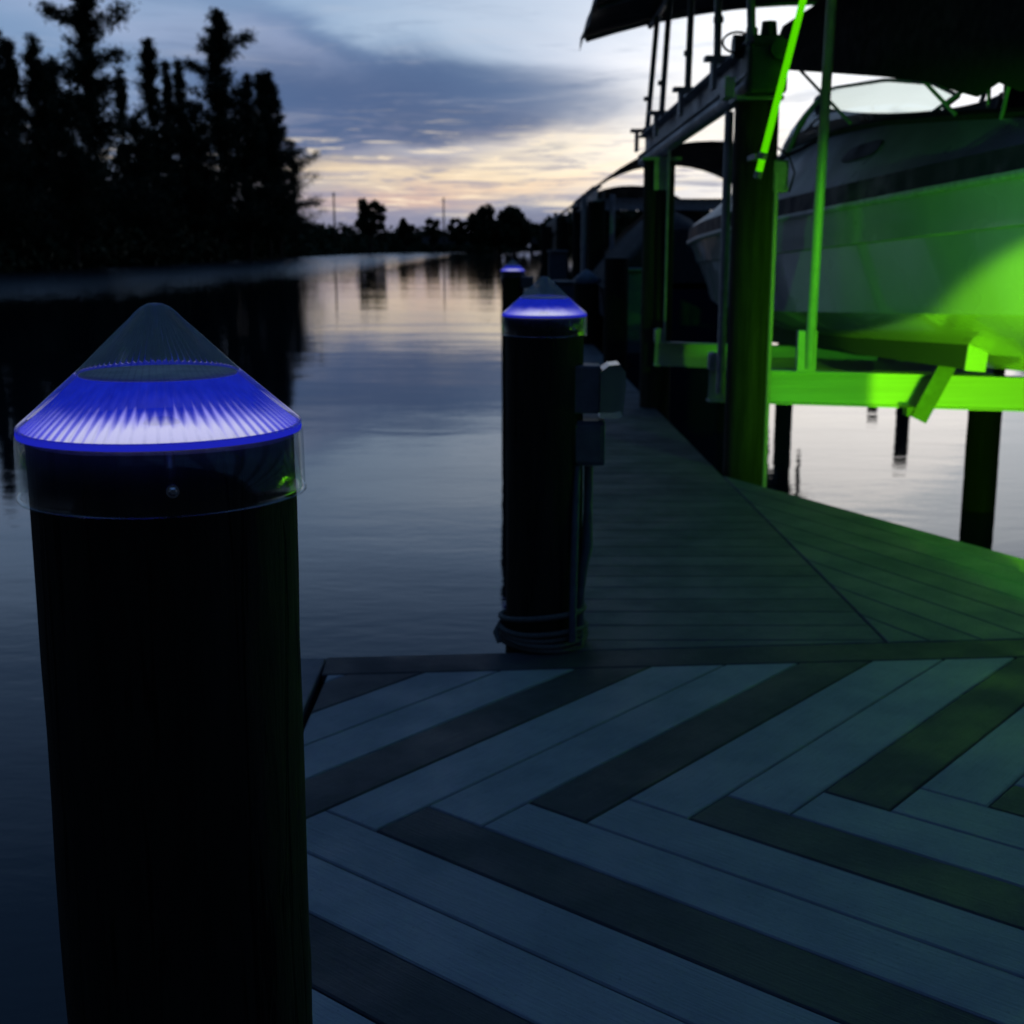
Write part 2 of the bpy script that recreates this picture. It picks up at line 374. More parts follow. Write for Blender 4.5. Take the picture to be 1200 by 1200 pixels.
# (pixel column, pixel row of the top, distance, radius, label, options)
pines = [
 (4, 40, 140, 3.0, 'slender dark pine at the very left edge of the treeline', {}),
 (24, 52, 150, 2.8, 'second slender pine from the left edge, slightly shorter than its neighbour', {}),
 (42, 66, 146, 3.0, 'third narrow pine from the left edge with a low pointed tip', {}),
 (62, 62, 150, 4.2, 'full conical pine standing left of the tallest tree', {}),
 (82, 84, 165, 3.0, 'short faint pine tucked just left of the tallest tree', {}),
 (121, -14, 158, 5.6, 'tallest pine of the left bank with long side arms reaching out both ways', dict(arms=((.80, 5.6, PI, .35), (.79, 6.0, 0, .30), (.9, 3.6, 0, .5), (.68, 5.0, 0, .1)), rugged=.6)),
 (160, 96, 185, 2.4, 'thin spire-like pine just right of the tallest tree', {}),
 (197, 64, 180, 4.2, 'narrow dark pine midway between the two tallest trees', dict(rugged=.4)),
 (216, 88, 205, 2.6, 'pale slim pine on the left of a close pair behind the narrow dark pine', {}),
 (229, 85, 210, 2.8, 'pale slim pine on the right of a close pair behind the narrow dark pine', {}),
 (269, 36, 222, 8.0, 'second tallest pine with a tufted bushy top and ragged branches', dict(arms=((.86, 6, 0, .3), (.74, 6, PI, .3)), rugged=.6)),
 (300, 102, 228, 6.5, 'lower pine filling the space right of the tufted second tallest pine', dict(rugged=.5)),
 (322, 98, 245, 6.2, 'dense pine with a rounded column top near the right end of the row', dict(top=1.6)),
 (334, 112, 262, 5.0, 'slightly lower dense pine right behind the column topped one', dict(top=1.4)),
 (352, 172, 290, 7.5, 'last and lowest pine of the row, ragged branches leaning over the water', dict(arms=((.42, 7, 0, .0), (.75, 7, 0, .4)), rugged=.7, dens=.75)),
 (175, 140, 172, 5.0, 'low dark pine under the gap between the narrow pine and the tallest', dict(top=1.3)),
 (100, 120, 140, 5.5, 'low broad pine in front of the tallest tree, left of its trunk', dict(top=1.3)),
 (245, 130, 205, 6.0, 'low spreading pine in front of the pale pair', dict(top=1.4)),
 (20, 120, 128, 5.0, 'low bushy pine in front of the leftmost slender pines', dict(top=1.4)),
 (-30, 60, 132, 4.2, 'tall pine just beyond the left edge of the treeline', {}),
]
for i, (px, py, Y, r, lab, kw) in enumerate(pines):
    h = px_h(py, Y)-.6; r = r*.98
    pine(px_x(px, Y), Y, h, r, 100+i, lab, **kw)

for i, (px, py, Y, r, lab, kw) in enumerate([
 (438, 231, 380, 4.8, 'lone small tree with an open crown rising above the far hedge line', dict(leaf=.5, n=3600, trunk_f=.3)),
 (586, 240, 460, 12.5, 'large rounded dark tree at the far end of the left bank', dict(leaf=.7, n=9500, trunk_f=.15)),
 (614, 262, 500, 8.0, 'smaller round tree just right of the large rounded one by the bridge', dict(leaf=1.1, n=3500, trunk_f=.1)),
 (478, 252, 430, 3.0, 'small upright tree in the hedge right of the lone open tree', dict(leaf=.55, n=2200, trunk_f=.1)),
 (510, 250, 440, 3.6, 'upright bushy tree in the hedge beside the thin utility pole', dict(leaf=.55, n=2600, trunk_f=.1)),
 (538, 253, 450, 4.0, 'bushy tree in the hedge midway between utility pole and rounded tree', dict(leaf=.55, n=2600, trunk_f=.1)),
 (555, 252, 452, 3.4, 'pointed bushy tree in the hedge nearest to the large rounded tree', dict(leaf=.55, n=2600, trunk_f=.1)),
]):
    broad(px_x(px, Y), Y, px_h(py, Y)-.4, r, 300+i, lab, 'far trees on the left bank', **kw)
for i, (px, py, Y, r, lab, kw) in enumerate([
 (675, 252, 150, 4.5, 'round dark tree on the right bank behind the far boat canopy', dict(leaf=.5, n=3500, trunk_f=.15)),
 (700, 250, 120, 4.0, 'dark tree on the right bank between the two far canopies', dict(leaf=.5, n=3000, trunk_f=.15)),
 (660, 262, 210, 5.0, 'low round tree on the right bank nearest to the bridge', dict(leaf=.7, n=2500, trunk_f=.1)),
 (734, 247, 105, 4.0, 'leafy tree on the right bank left of the second lift piling', dict(leaf=.45, n=3000, trunk_f=.15)),
 (812, 243, 95, 2.6, 'small domed tree seen in the gap between the lift pilings', dict(leaf=.35, n=2500, trunk_f=.2)),
]):
    broad(px_x(px, Y), Y, px_h(py, Y)-.4, r, 400+i, lab, 'trees on the right bank', **kw)

def hedge(name, pts, n, size, seed, leaf):
    rnd = random.Random(seed); P = []
    for i in range(n):
        k = rnd.randrange(len(pts)-1); u = rnd.random(); a, b = pts[k], pts[k+1]
        x = a[0]+(b[0]-a[0])*u; y = a[1]+(b[1]-a[1])*u; h = a[2]+(b[2]-a[2])*u; w = a[3]+(b[3]-a[3])*u
        bumpy = .72+.28*math.sin(y*.31+2*math.sin(y*.13))+.12*math.sin(y*1.7)
        dx = rnd.uniform(-.2, 1)*w
        z = -1.1+(h+1.1)*bumpy*rnd.random()**.75*min(1, .35+dx/w*1.2 if dx > 0 else .35)
        P.append((x-dx*(1 if x < 0 else -1), y, z))
    V, F = leaves_mesh(P, leaf, rnd); cm = MB(); cm.v = V; cm.f = F; cm.m = [0]*len(F); cm.sm = [False]*len(F)
    o = cm.build(name, M['leaf'], None, False); o['kind'] = 'stuff'
    o['label'] = {'undergrowth': 'dark tangled undergrowth along the foot of the left bank', 'far_scrub': 'dark low scrub lining the far left bank', 'bank_scrub': 'low dark scrub along the right bank'}[name]
    o['category'] = 'undergrowth'
    return o
hedge('undergrowth', [(-50, 70, 6, 12), (-50, 110, 7.5, 12), (-50, 160, 11, 14), (-50, 200, 13, 16), (-50, 240, 14, 16), (-51, 290, 10, 18), (-51, 300, 9, 18)], 70000, 1, 11, .55)
hedge('far_scrub', [(-51, 300, 8, 18), (-52, 360, 8, 20), (-48, 430, 8, 24), (-38, 470, 8.5, 26), (-16, 520, 8, 24), (0, 600, 7, 20)], 34000, 1, 12, .95)
hedge('bank_scrub', [(19, 60, 2.2, 8), (18, 120, 3.0, 8), (18, 220, 4.5, 9), (18, 420, 6, 10), (18, 600, 6, 14)], 16000, 1, 13, .6)
for px, py, Y, lab in ((397, 228, 380, 'thin utility pole left of the lone open crowned tree'), (522, 234, 430, 'thin utility pole rising from the hedge in mid distance')):
    b = MB(); hh = px_h(py, Y); b.tube([(0, 0, -.5), (0, 0, hh)], [.32, .22], 6); b.box((0, 0, hh-1.0), (1.0, .2, .2))
    o = b.build('utility_pole', M['bark']); o.location = (px_x(px, Y), Y, 0); tag(o, lab, 'pole', 'far utility poles')

# bridge across the canal
br = thing('bridge', 'low flat road bridge crossing the canal in the far distance', 'bridge', (-10, 470, 0))
MB().box((14, 0, 3.0), (72, 8, 1.3)).build('bridge_deck', M['concrete'], br)
MB().box((14, -3.9, 4.1), (72, .3, .8)).build('parapet', M['concrete'], br)
for xx in (-4, 2.8, 9, 16.6, 22):
    MB().box((xx+8, 0, .6), (1.1, 5, 3.5)).build('pier', M['concrete'], br)

# ------------------------------------------------------------------ the dock
e5 = math.radians(5); e = Vector((math.cos(e5), math.sin(e5))); u = Vector((math.cos(math.radians(50)), math.sin(math.radians(50)))); v = Vector((math.cos(math.radians(-40)), math.sin(math.radians(-40))))
W = .268/math.sqrt(2)
def clip(poly, a, b):
    """keep what lies left of the line a->b"""
    out = []; n = len(poly); d = (b-a)
    s = lambda p: d.x*(p.y-a.y)-d.y*(p.x-a.x)
    for i in range(n):
        p, q = poly[i], poly[(i+1) % n]; sp, sq = s(p), s(q)
        if sp >= 0: out.append(p)
        if sp*sq < 0: out.append(p+(q-p)*(sp/(sp-sq)))
    return out
def shrink(poly, g):
    c = sum(poly, Vector((0, 0)))/len(poly); out = []; n = len(poly)
    area = sum(poly[i].x*poly[(i+1) % n].y-poly[(i+1) % n].x*poly[i].y for i in range(n))
    if area < 0: poly = poly[::-1]
    P = poly
    for i in range(n):
        a, b = poly[i], poly[(i+1) % n]
        if (b-a).length < 1e-5: continue
        nrm = Vector((-(b-a).y, (b-a).x)).normalized()*g; P = clip(P, a+nrm, b+nrm)
        if len(P) < 3: return []
    return P
def plank(b, poly, z, th, mi, ch=.004):
    """board with an eased top edge"""
    poly = shrink(poly, .0028)
    if len(poly) < 3: return
    inner = shrink(poly, ch)
    cp = [p for i, p in enumerate(poly) if (p-poly[i-1]).length > 1e-4]
    if len(inner) != len(cp) or len(cp) < 3: b.prism([(p.x, p.y) for p in cp], z-th, z, mi); return
    # match the starting corner of both rings
    k = min(range(len(cp)), key=lambda k: sum((inner[i]-cp[(i+k) % len(cp)]).length for i in range(len(cp)))); cp = cp[k:]+cp[:k]
    n = len(cp); vs = [(p.x, p.y, z-th) for p in cp]+[(p.x, p.y, z-ch) for p in cp]+[(p.x, p.y, z) for p in inner]
    fs = [list(range(n-1, -1, -1)), list(range(2*n, 3*n))]
    for r in (0, 1): fs += [[r*n+i, r*n+(i+1) % n, (r+1)*n+(i+1) % n, (r+1)*n+i] for i in range(n)]
    b.add(vs, fs, mi)
V2 = lambda x, y: Vector((x, y))
dock = thing('dock', 'timber dock with herringbone platform in front and boarded walkway running away', 'dock', (0, 0, 0))
inL, inR = V2(-.62, 4.215), V2(5.0, 4.66)          # inner rear edge of the herringbone field
XL, YF, XR = -.64, 1.0, 5.0
field = [V2(XL, YF), V2(XR, YF), inR, V2(-.64, 4.213)]
hb = MB(); L0 = V2(-.346, 3.011)
for k in range(-40, 46):
    Lk = L0+e*(.268*k); Tk = Lk+u*W; Ln = Lk+v*W+u*W
    bu = [Tk, Ln, Ln+u*6, Tk+u*6]; bv = [Lk, Tk, Tk+v*6, Lk+v*6]
    for poly, dark, pal, drk in ((bu, (k-1) % 3 == 0, 0, 1), (bv, k % 3 == 0, 2, 3)):
        ar = sum(poly[i].x*poly[(i+1) % 4].y-poly[(i+1) % 4].x*poly[i].y for i in range(4))
        if ar < 0: poly = poly[::-1]
        for i in range(4):
            poly = clip(poly, field[i], field[(i+1) % 4])
            if len(poly) < 3: break
        if len(poly) >= 3: plank(hb, poly, 0, .028, drk if dark else pal)
o = hb.build('herringbone_decking', [M['board_pale'], M['board_dark'], M['board_pale_b'], M['board_dark_b']], dock)
o['label'] = 'pale and dark boards laid in a herringbone pattern'
rb = MB(); plank(rb, [V2(-.66, 4.212), V2(5.0, 4.66), V2(5.0, 4.88), V2(-.67, 4.405)], 0, .028, 0); rb.build('border_board', M['border'], dock)['label'] = 'dark board across the rear of the herringbone'
rb = MB(); plank(rb, [V2(-.80, 1.0), V2(-.647, 1.0), V2(-.667, 4.40), V2(-.80, 4.39)], 0, .028, 0); rb.build('border_board', M['border_grey'], dock)['label'] = 'grey board along the left edge of the platform'
# walkway
dirw = V2(-.012, 1)
def wl(y): return .155-.012*(y-4.6)
def wr(y): return 1.40-.012*(y-4.6)
def rear(x): return 4.405+(x+.67)*(.475/5.67)
wk = MB(); y = 4.42; k = 0
while y < 62:
    a, b2 = y, y+.19
    poly = [V2(wl(a), a), V2(wr(a), a), V2(wr(b2), b2), V2(wl(b2), b2)]
    poly = clip(poly, V2(6, rear(6)+.003), V2(-1, rear(-1)+.003)) if False else [p for p in poly]
    if y < 4.7:
        q0, q1 = V2(-1, rear(-1)+.002), V2(6, rear(6)+.002); poly = clip(poly, q0, q1)
    if len(poly) >= 3: plank(wk, poly, 0, .028, 0)
    y += .19; k += 1
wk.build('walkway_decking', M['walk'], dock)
# angled wedge between walkway and platform
pA, pB = V2(1.376, 8.13), V2(2.98, 4.72); dw = (pA-pB).normalized(); nw = V2(dw.y, -dw.x)
tri = [V2(wr(4.6)+.003, rear(1.4)+.004), V2(2.98, rear(2.98)+.004), V2(wr(8.13)+.003, 8.13)]
wg = MB()
for k in range(0, 12):
    a = pB-nw*(.19*k); b2 = pB-nw*(.19*(k+1))
    poly = [a-dw*1, a+dw*6, b2+dw*6, b2-dw*1]
    ar = sum(poly[i].x*poly[(i+1) % 4].y-poly[(i+1) % 4].x*poly[i].y for i in range(4))
    if ar < 0: poly = poly[::-1]
    for i in range(3):
        poly = clip(poly, tri[i], tri[(i+1) % 3])
        if len(poly) < 3: break
    if len(poly) >= 3: plank(wg, poly, 0, .028, 0)
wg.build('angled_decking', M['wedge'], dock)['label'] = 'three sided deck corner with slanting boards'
fa = MB()
def beam2(b, p, q, w, z0, z1, mi=0):
    p = V2(*p); q = V2(*q); d = (q-p).normalized(); n = V2(-d.y, d.x)*w/2
    b.prism([tuple(p-n), tuple(q-n), tuple(q+n), tuple(p+n)], z0, z1, mi)
beam2(fa, (-.775, 1.02), (-.775, 4.35), .04, -.27, -.031); beam2(fa, (-.79, 1.0), (5.0, 1.0), .04, -.27, -.031)
beam2(fa, (-.77, 4.37), (.16, 4.44), .04, -.27, -.031)
beam2(fa, (wl(4.6)+.02, 4.5), (wl(62)+.02, 62), .04, -.27, -.031); beam2(fa, (wr(8.2)-.02, 8.15), (wr(62)-.02, 62), .04, -.27, -.031)
beam2(fa, (1.36, 8.1), (2.95, 4.72), .04, -.27, -.031); beam2(fa, (2.9, 4.76), (5, 4.88), .04, -.27, -.031)
fa.build('fascia', M['under'], dock)
jo = MB()
for i in range(12): beam2(jo, (-.7+i*.5, 1.03), (-.7+i*.5, 4.3), .05, -.25, -.033)
for i in range(3): beam2(jo, (.35+i*.42, 4.6), (.35+i*.42-.69, 62), .05, -.25, -.033)
jo.build('joist', M['under'], dock)
for (x, y) in [(-.5, 3.9), (1.6, 3.9), (3.8, 3.9), (2.2, 1.6), (4.4, 1.6)]+[(.3-.012*(q-4.6), q) for q in (8, 12, 19, 25, 31, 37, 43, 49, 55)]+[(1.25-.012*(q-4.6), q) for q in (6.2, 10, 15, 21, 27, 33, 39, 45, 51, 57)]:
    MB().tube([(x, y, -3.4), (x, y, -.28)], .11, 12).build('post', M['pile'], dock)

# ------------------------------------------------------------------ pilings
def piling(x, y, top, r, label, seed, m='pile', group='dock pilings', taper=.03, bottom=-3.4, dz=.08):
    rnd = random.Random(seed); n = 40; zs = np.linspace(bottom, top, int((top-bottom)/dz)); vs = []; fs = []
    ph = [rnd.uniform(0, 6.28) for _ in range(9)]
    for z in zs:
        for k in range(n):
            w = 2*PI*k/n
            rr = r*(1+taper*(top-z)*.3)*(1+.012*math.sin(2*w+ph[0]+z*.5)+.008*math.sin(5*w+ph[1]+z*.8)+.006*math.sin(11*w+ph[2]-z*1.2)+.016*math.sin(z*3.1+ph[3])*math.sin(w+ph[4])+.006*math.sin(z*9+ph[5])*math.sin(3*w+ph[6]))+rnd.uniform(-.0018, .0018)
            vs.append((rr*math.cos(w), rr*math.sin(w), z))
    m_ = len(zs)
    for i in range(m_-1):
        for k in range(n): fs.append([i*n+k, i*n+(k+1) % n, (i+1)*n+(k+1) % n, (i+1)*n+k])
    b = MB(); b.add(vs, fs, 0, True); b.add(vs[-n:], [list(range(n))])
    o = b.build('piling', M[m]); o.location = (x, y, 0); return tag(o, label, 'piling', group)

import numpy as _np
p_ = math.atan(312/1500)
def ray(px, py):
    a = (px-600)/1500; b = (py-600)/1500
    return Vector((a, math.cos(p_)-b*math.sin(p_), -math.sin(p_)-b*math.cos(p_)))
CAPS = []
def cap_loc(px, py, width_px, R=.15):
    """centre of the cone's foot from its apparent width"""
    Z = 2*R/width_px*1500; d = ray(px, py); return Vector((0, 0, H))+d*Z
c1 = cap_loc(189.5, 498, 322); c2 = cap_loc(638, 368, 99); c3 = cap_loc(601, 317, 28.5)
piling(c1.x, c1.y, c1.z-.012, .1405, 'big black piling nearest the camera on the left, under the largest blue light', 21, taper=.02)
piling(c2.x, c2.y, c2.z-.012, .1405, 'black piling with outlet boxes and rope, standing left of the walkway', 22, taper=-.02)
piling(c3.x, c3.y, c3.z-.012, .138, 'small distant black piling behind the middle lit one', 23, dz=.3)

def make_cap(loc, label, glow=True):
    t = thing('piling_cap_light', label, 'dock light', tuple(loc), 0, 'cone lights on the dock pilings')
    R = .15; N = 432
    RIB = 1
    prof = [(R, .000), (R*.995, .004), (.128, .022), (.105, .0425), (.080, .0645), (.0575, .0865), (.0385, .105), (.027, .116), (.021, .1225), (.015, .1275), (.008, .131), (.0004, .132)]
    MB().lathe(prof, N, 0, 72, .0011).build('cone', M['clear'], t, False)
    # inner glowing lens: lower part of the cone only
    s = lambda z: .1465-(z)*(.1465-.0835)/.0545
    ln = MB().lathe([(s(.001), .001), (s(.018), .018), (s(.036), .036), (s(.0545), .0545)], N, 0, 72, .0006).build('lens', M['lens'] if glow else M['clear'], t, False)
    MB().lathe([(.0005, .0015), (.05, .0015), (.1, .0015), (.1445, .0015)], 96).build('reflector', M['reflector'] if glow else M['greybox'], t, False)
    MB().lathe([(.0005, .0585), (.0795, .0585), (.083, .0575), (.083, .0553), (.0005, .0553)], 72).build('top_plate', M['plate'], t)
    led = MB(); led.lathe([(.0005, .008), (.012, .008), (.018, .005), (.02, .002)], 32); led.build('lamp_housing', M['greybox'], t)
    MB().lathe([(.1475, .0015), (.1502, .0), (.1508, -.003), (.1502, -.0058), (.1475, -.0062), (.1475, .0015)], 128).build('rim', M['rim'] if glow else M['greybox'], t)
    co = MB(); co.lathe([(.1520, -.0066), (.1527, -.022), (.1530, -.068), (.1545, -.0725), (.1500, -.0725), (.1490, -.0680), (.1488, -.0066), (.1520, -.0066)], 128); co.build('collar', M['collar'], t)
    for a in (-72, 108):
        w = math.radians(a); d = Vector((math.cos(w), math.sin(w), 0)); p = d*.1532+Vector((0, 0, -.046))
        b = MB(); b.tube([p-d*.006, p+d*.0025], .0065, 16); b.tube([p+d*.0025, p+d*.0045], [.0048, .003], 6); b.build('screw', M['screw'], t)
    return t
cap = make_cap(c1, 'largest cone light glowing blue on the nearest piling')
copy_tree(cap, 'middle sized cone light glowing blue on the piling with outlet boxes', c2, .4, 'cone lights on the dock pilings')
copy_tree(cap, 'smallest and farthest cone light glowing blue over the canal', c3, 1.0, 'cone lights on the dock pilings')
# piling 2: outlet boxes, conduit, rope
def on_pile(px, py, Y):   # point at distance Y on the sight line through a pixel of the photo
    d = ray(px, py); t = Y/d.y; return Vector((0, 0, H))+d*t
ob = thing('outlet_box', 'grey weatherproof outlet box with bubble cover on the middle piling', 'outlet box', (c2.x, c2.y, 0))
Yb = c2.y-.02
a = on_pile(664, 427, Yb); b_ = on_pile(702, 482, Yb)
MB().box(((a.x+b_.x)/2, Yb, (a.z+b_.z)/2), (b_.x-a.x, .13, a.z-b_.z), None, 0, .006).build('box', M['greybox'], ob).location = (-c2.x, -c2.y, 0)
h0 = on_pile(702, 425, Yb); h1 = on_pile(731, 487, Yb); bc = MB(); ht = h0.z-h1.z; wd = h1.x-h0.x
pr_ = [(0, ht*.86), (wd*.35, ht*.98), (wd*.75, ht), (wd*.97, ht*.86), (wd, ht*.6), (wd*.9, ht*.04), (wd*.7, 0), (0, 0)]
vs = [(h0.x+x, Yb-.075, h1.z+z) for x, z in pr_]+[(h0.x+x, Yb+.075, h1.z+z) for x, z in pr_]; n = len(pr_)
bc.add(vs, [list(range(n)), list(range(2*n-1, n-1, -1))]+[[i, (i+1) % n, n+(i+1) % n, n+i] for i in range(n)])
o = bc.build('bubble_cover', clear_mat('smoked_plastic', (.25, .32, .34, 1), .3, .25, .2), ob); o.location = (-c2.x, -c2.y, 0)
sb = thing('switch_box', 'small square junction box under the outlet box on the middle piling', 'junction box', (c2.x, c2.y, 0))
a = on_pile(661, 491, Yb); b_ = on_pile(708, 543, Yb)
MB().box(((a.x+b_.x)/2-.002, Yb, (a.z+b_.z)/2), (b_.x-a.x, .11, a.z-b_.z), None, 0, .006).build('box', M['bluebox'], sb).location = (-c2.x, -c2.y, 0)
MB().box(((a.x+b_.x)/2-.002, Yb-.058, (a.z+b_.z)/2), ((b_.x-a.x)*.84, .008, (a.z-b_.z)*.84), None, 0, .003).build('cover_plate', M['greybox'], sb).location = (-c2.x, -c2.y, 0)
cd = MB(); pts = [on_pile(676, 546, Yb-.05), on_pile(674, 620, Yb-.08), on_pile(672, 690, Yb-.11), on_pile(671, 752, Yb-.13)]; cd.tube(pts, .014, 10)
pts = [on_pile(690, 546, Yb), on_pile(689, 600, Yb-.01), on_pile(688, 640, Yb-.02), on_pile(683, 665, Yb-.03), on_pile(680, 700, Yb-.04), on_pile(679, 755, Yb-.06)]; cd.tube(pts, [.016, .016, .022, .018, .014, .014], 10)
tag(cd.build('conduit', M['bluebox']), 'pair of grey conduits running down the middle piling to the deck', 'conduit')
rp = MB()
for k in range(5):
    pts = []
    for j in range(41):
        w = 2*PI*j/40; rr = .1545+.004*math.sin(3*w+k)+.003*(k % 2)
        pts.append((c2.x+rr*math.cos(w), c2.y+rr*math.sin(w), .012+.022*k*.9+(.022*math.cos(w+.6) if k == 4 else .006*math.sin(2*w+k))+(.03 if k == 4 else 0)))
    rp.tube(pts, .0105, 7, cap=False)
rp.tube([(c2.x-.155, c2.y-.02, .08), (c2.x-.175, c2.y-.05, .05), (c2.x-.16, c2.y-.07, .02)], .012, 7)
tag(rp.build('rope', M['rope']), 'rope coiled around the foot of the middle piling', 'rope')
xb = MB(); xb.box((c3.x+.18, c3.y-.05, c3.z-.14), (.16, .16, .14), None, 0, .01)
tag(xb.build('outlet_box', M['greybox']), 'tiny dark outlet box on the right of the farthest lit piling', 'outlet box')

# ------------------------------------------------------------------ boat lift
NP, FP = (1.545, 8.42), (1.31, 11.75)
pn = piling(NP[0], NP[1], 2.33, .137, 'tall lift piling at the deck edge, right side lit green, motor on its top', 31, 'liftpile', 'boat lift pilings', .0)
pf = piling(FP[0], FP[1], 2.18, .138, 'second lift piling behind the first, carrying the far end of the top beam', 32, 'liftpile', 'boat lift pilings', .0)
piling(4.42, 11.9, 2.2, .15, 'black lift piling standing in bright water at the right behind the boat', 33, 'creosote', 'boat lift pilings', .0)
piling(4.95, 8.42, 2.3, .14, 'near lift piling on the outer side of the boat, right of the hull', 34, 'liftpile', 'boat lift pilings', .0)
# conduit strip down the near piling
cs = MB(); cs.tube([(NP[0]+.125, NP[1]-.075, -.6), (NP[0]+.125, NP[1]-.075, 1.9)], .016, 10)
tag(cs.build('conduit', M['pvc']), 'pale conduit strip running down the right side of the near lift piling', 'conduit')
lift = thing('boat_lift', 'aluminium boat lift with green lit cradle beams holding the cruiser', 'boat lift', (1.5, 8.4, 0))
OFF = Vector((-1.5, -8.4, 0))
def lp(b, name, m, lab=None):
    o = b.build(name, m, lift); o.location = OFF
    if lab: o['label'] = lab
    return o
def ibeam(b, p, q, h, w, t=.012, mi=0, n_web=True):
    p = Vector(p); q = Vector(q); d = (q-p); L = d.length; d.normalize(); side = d.cross(Vector((0, 0, 1))).normalized(); up = side.cross(d)
    R = Matrix((d, -side, up)).transposed().to_3x3(); c = (p+q)/2
    for off, dim in ((up*(h/2-t/2), (L, w, t)), (-up*(h/2-t/2), (L, w, t)), (Vector(), (L-.004, t, h-2*t-.001))): b.box(c+off, dim, R, mi)
# cradle beams: drop a little to the right as in the photograph
for y, x0, x1, z, hh, lab in ((8.95, 1.375, 5.05, .50, .235, 'near cradle beam, brightly lit green'), (11.45, 1.27, 4.3, .51, .21, 'far cradle beam')):
    b = MB(); ibeam(b, (x0, y, z), (x1, y, z-.03*(x1-x0)), hh, .13); lp(b, 'cradle_beam', M['metal'], lab)
    b = MB(); b.box((x0+.03, y, z+.16), (.075, .09, .12), None, 0, .012); b.tube([(x0+.03, y-.06, z+.19), (x0+.03, y+.06, z+.19)], .035, 14); lp(b, 'sheave', M['metal_dull'])
for x, y0, z0 in ((1.44, 8.84, .45), (1.345, 11.36, .6)):
    b = MB(); b.tube([(x, y0, z0), (x, y0, 2.32 if y0 < 10 else 2.25)], .03 if y0 < 10 else .012, 10); lp(b, 'lift_cable', M['metal_dull'])
# top beam on the two dock side pilings
def topbeam(x0, x1, y0, y1, z0, z1):
    b = MB(); ibeam(b, (x0, y0, z0+.17), (x1, y1, z1+.17), .20, .16, .014); b.tube([(x0-.02, y0, z0+.02), (x1-.02, y1, z1+.02)], .055, 12)
    return lp(b, 'top_beam', M['metal_dull'])
topbeam(1.487, 1.33, 8.12, 13.2, 2.39, 2.24); topbeam(4.93, 4.40, 7.95, 12.6, 2.40, 2.28)
for i, yy in enumerate((8.9, 10.25, 11.6, 12.9)):
    z = 2.40-.03*(yy-7.75); x = 1.50-.031*(yy-7.75)
    b = MB(); b.box((x-.02, yy, z+.295), (.34, .12, .03)); b.box((x-.13, yy, z+.19), (.03, .12, .18)); b.box((x+.1, yy, z+.19), (.03, .12, .18)); lp(b, 'cross_bracket', M['metal_dull'])
b = MB(); b.box((1.54, 8.22, 2.50), (.25, .28, .30), None, 0, .03); b.box((1.54, 8.2, 2.66), (.19, .22, .06), None, 0, .01); b.tube([(1.60, 8.02, 2.60), (1.60, 8.14, 2.60)], .06, 14); b.tube([(1.56, 8.2, 2.68), (1.56, 8.2, 2.78)], [.055, .045], 14); b.tube([(1.36, 8.3, 2.65), (1.48, 8.3, 2.65)], .07, 14)
lp(b, 'motor', M['motor'], 'dark green lift motor and gearbox')
b = MB(); b.tube([(1.40+.09*math.cos(w)-.03, 8.2, 2.66+.06*math.sin(w)) for w in np.linspace(.6, 5.2, 14)], .008, 6); lp(b, 'power_cable', M['canvas'])
b = MB(); b.box((1.53, 8.38, 2.345), (.29, .29, .025)); b.box((1.33, 8.28, 2.40), (.06, .2, .12)); lp(b, 'cap_plate', M['metal_dull'])
b = MB(); b.box((1.31, 11.72, 2.195), (.34, .34, .025)); b.box((1.31, 11.57, 2.06), (.13, .03, .26)); lp(b, 'cap_plate', M['metal_dull'])
b = MB(); b.box((NP[0]+.15, NP[1]-.02, 1.88), (.10, .14, .20), None, 0, .012); lp(b, 'control_box', M['metal_dull'])
b = MB(); b.tube([(1.66, 8.3, 2.05), (1.73, 8.28, 2.0), (1.77, 8.28, 1.9), (1.74, 8.28, 1.78)], .007, 6); lp(b, 'power_cable', M['canvas'])
# bunks follow the keel
yaw = (-.148, 1)
for off, y0, y1 in ((-.43, 8.2, 12.0), (.55, 8.2, 12.0)):
    b = MB(); cx = lambda yy: 4.604-.148*yy+off
    p, q = Vector((cx(y0), y0, .755)), Vector((cx(y1), y1, .66)); d = (q-p); L = d.length; d.normalize()
    side = d.cross(Vector((0, 0, 1))).normalized(); tilt = .10*(-1 if off < 0 else 1)
    R = Matrix((d, -side, side.cross(d))).transposed().to_3x3() @ Matrix.Rotation(-tilt, 3, 'X')
    b.box((p+q)/2, (L, .13, .17), R, 0, .012); lp(b, 'bunk', M['carpet'])
    b = MB(); b.box(p-d*.012, (.014, .14, .18), R); 
    for sx in (-.03, .035): b.tube([p-d*.03+side*sx+Vector((0, 0, .05)), p-d*.018+side*sx+Vector((0, 0, .05))], .009, 8)
    lp(b, 'bunk_end_cap', M['metal'])
b = MB(); q0 = on_pile(1112, 425, 8.62); q1 = on_pile(1076, 492, 8.62); d = (q1-q0); L = d.length; d.normalize()
s_ = d.cross(Vector((0, 1, 0))).normalized(); R = Matrix((d, Vector((0, 1, 0)), s_)).transposed().to_3x3()
b.box((q0+q1)/2, (L, .015, .11), R); b.box((q0+q1)/2+s_*.055+Vector((0, .05, 0)), (L, .1, .012), R); lp(b, 'bunk_bracket', M['bracket_shaded'])
b = MB(); q2 = on_pile(1066, 485, 8.7); b.box(q2+Vector((.03, 0, .02)), (.13, .1, .06)); lp(b, 'bracket_foot', M['bracket_shaded'])
# guide pole in front of the hull
g0 = on_pile(948, 432, 8.8); g1 = on_pile(977, -40, 8.55)
gp = MB(); gp.tube([g0, g1], .034, 14); gp.box(g0+Vector((-.02, .02, .12)), (.13, .06, .28), None, 0, .005)
tag(gp.build('guide_pole', M['pvc']), 'upright guide pole on the near cradle beam in front of the hull', 'guide pole')
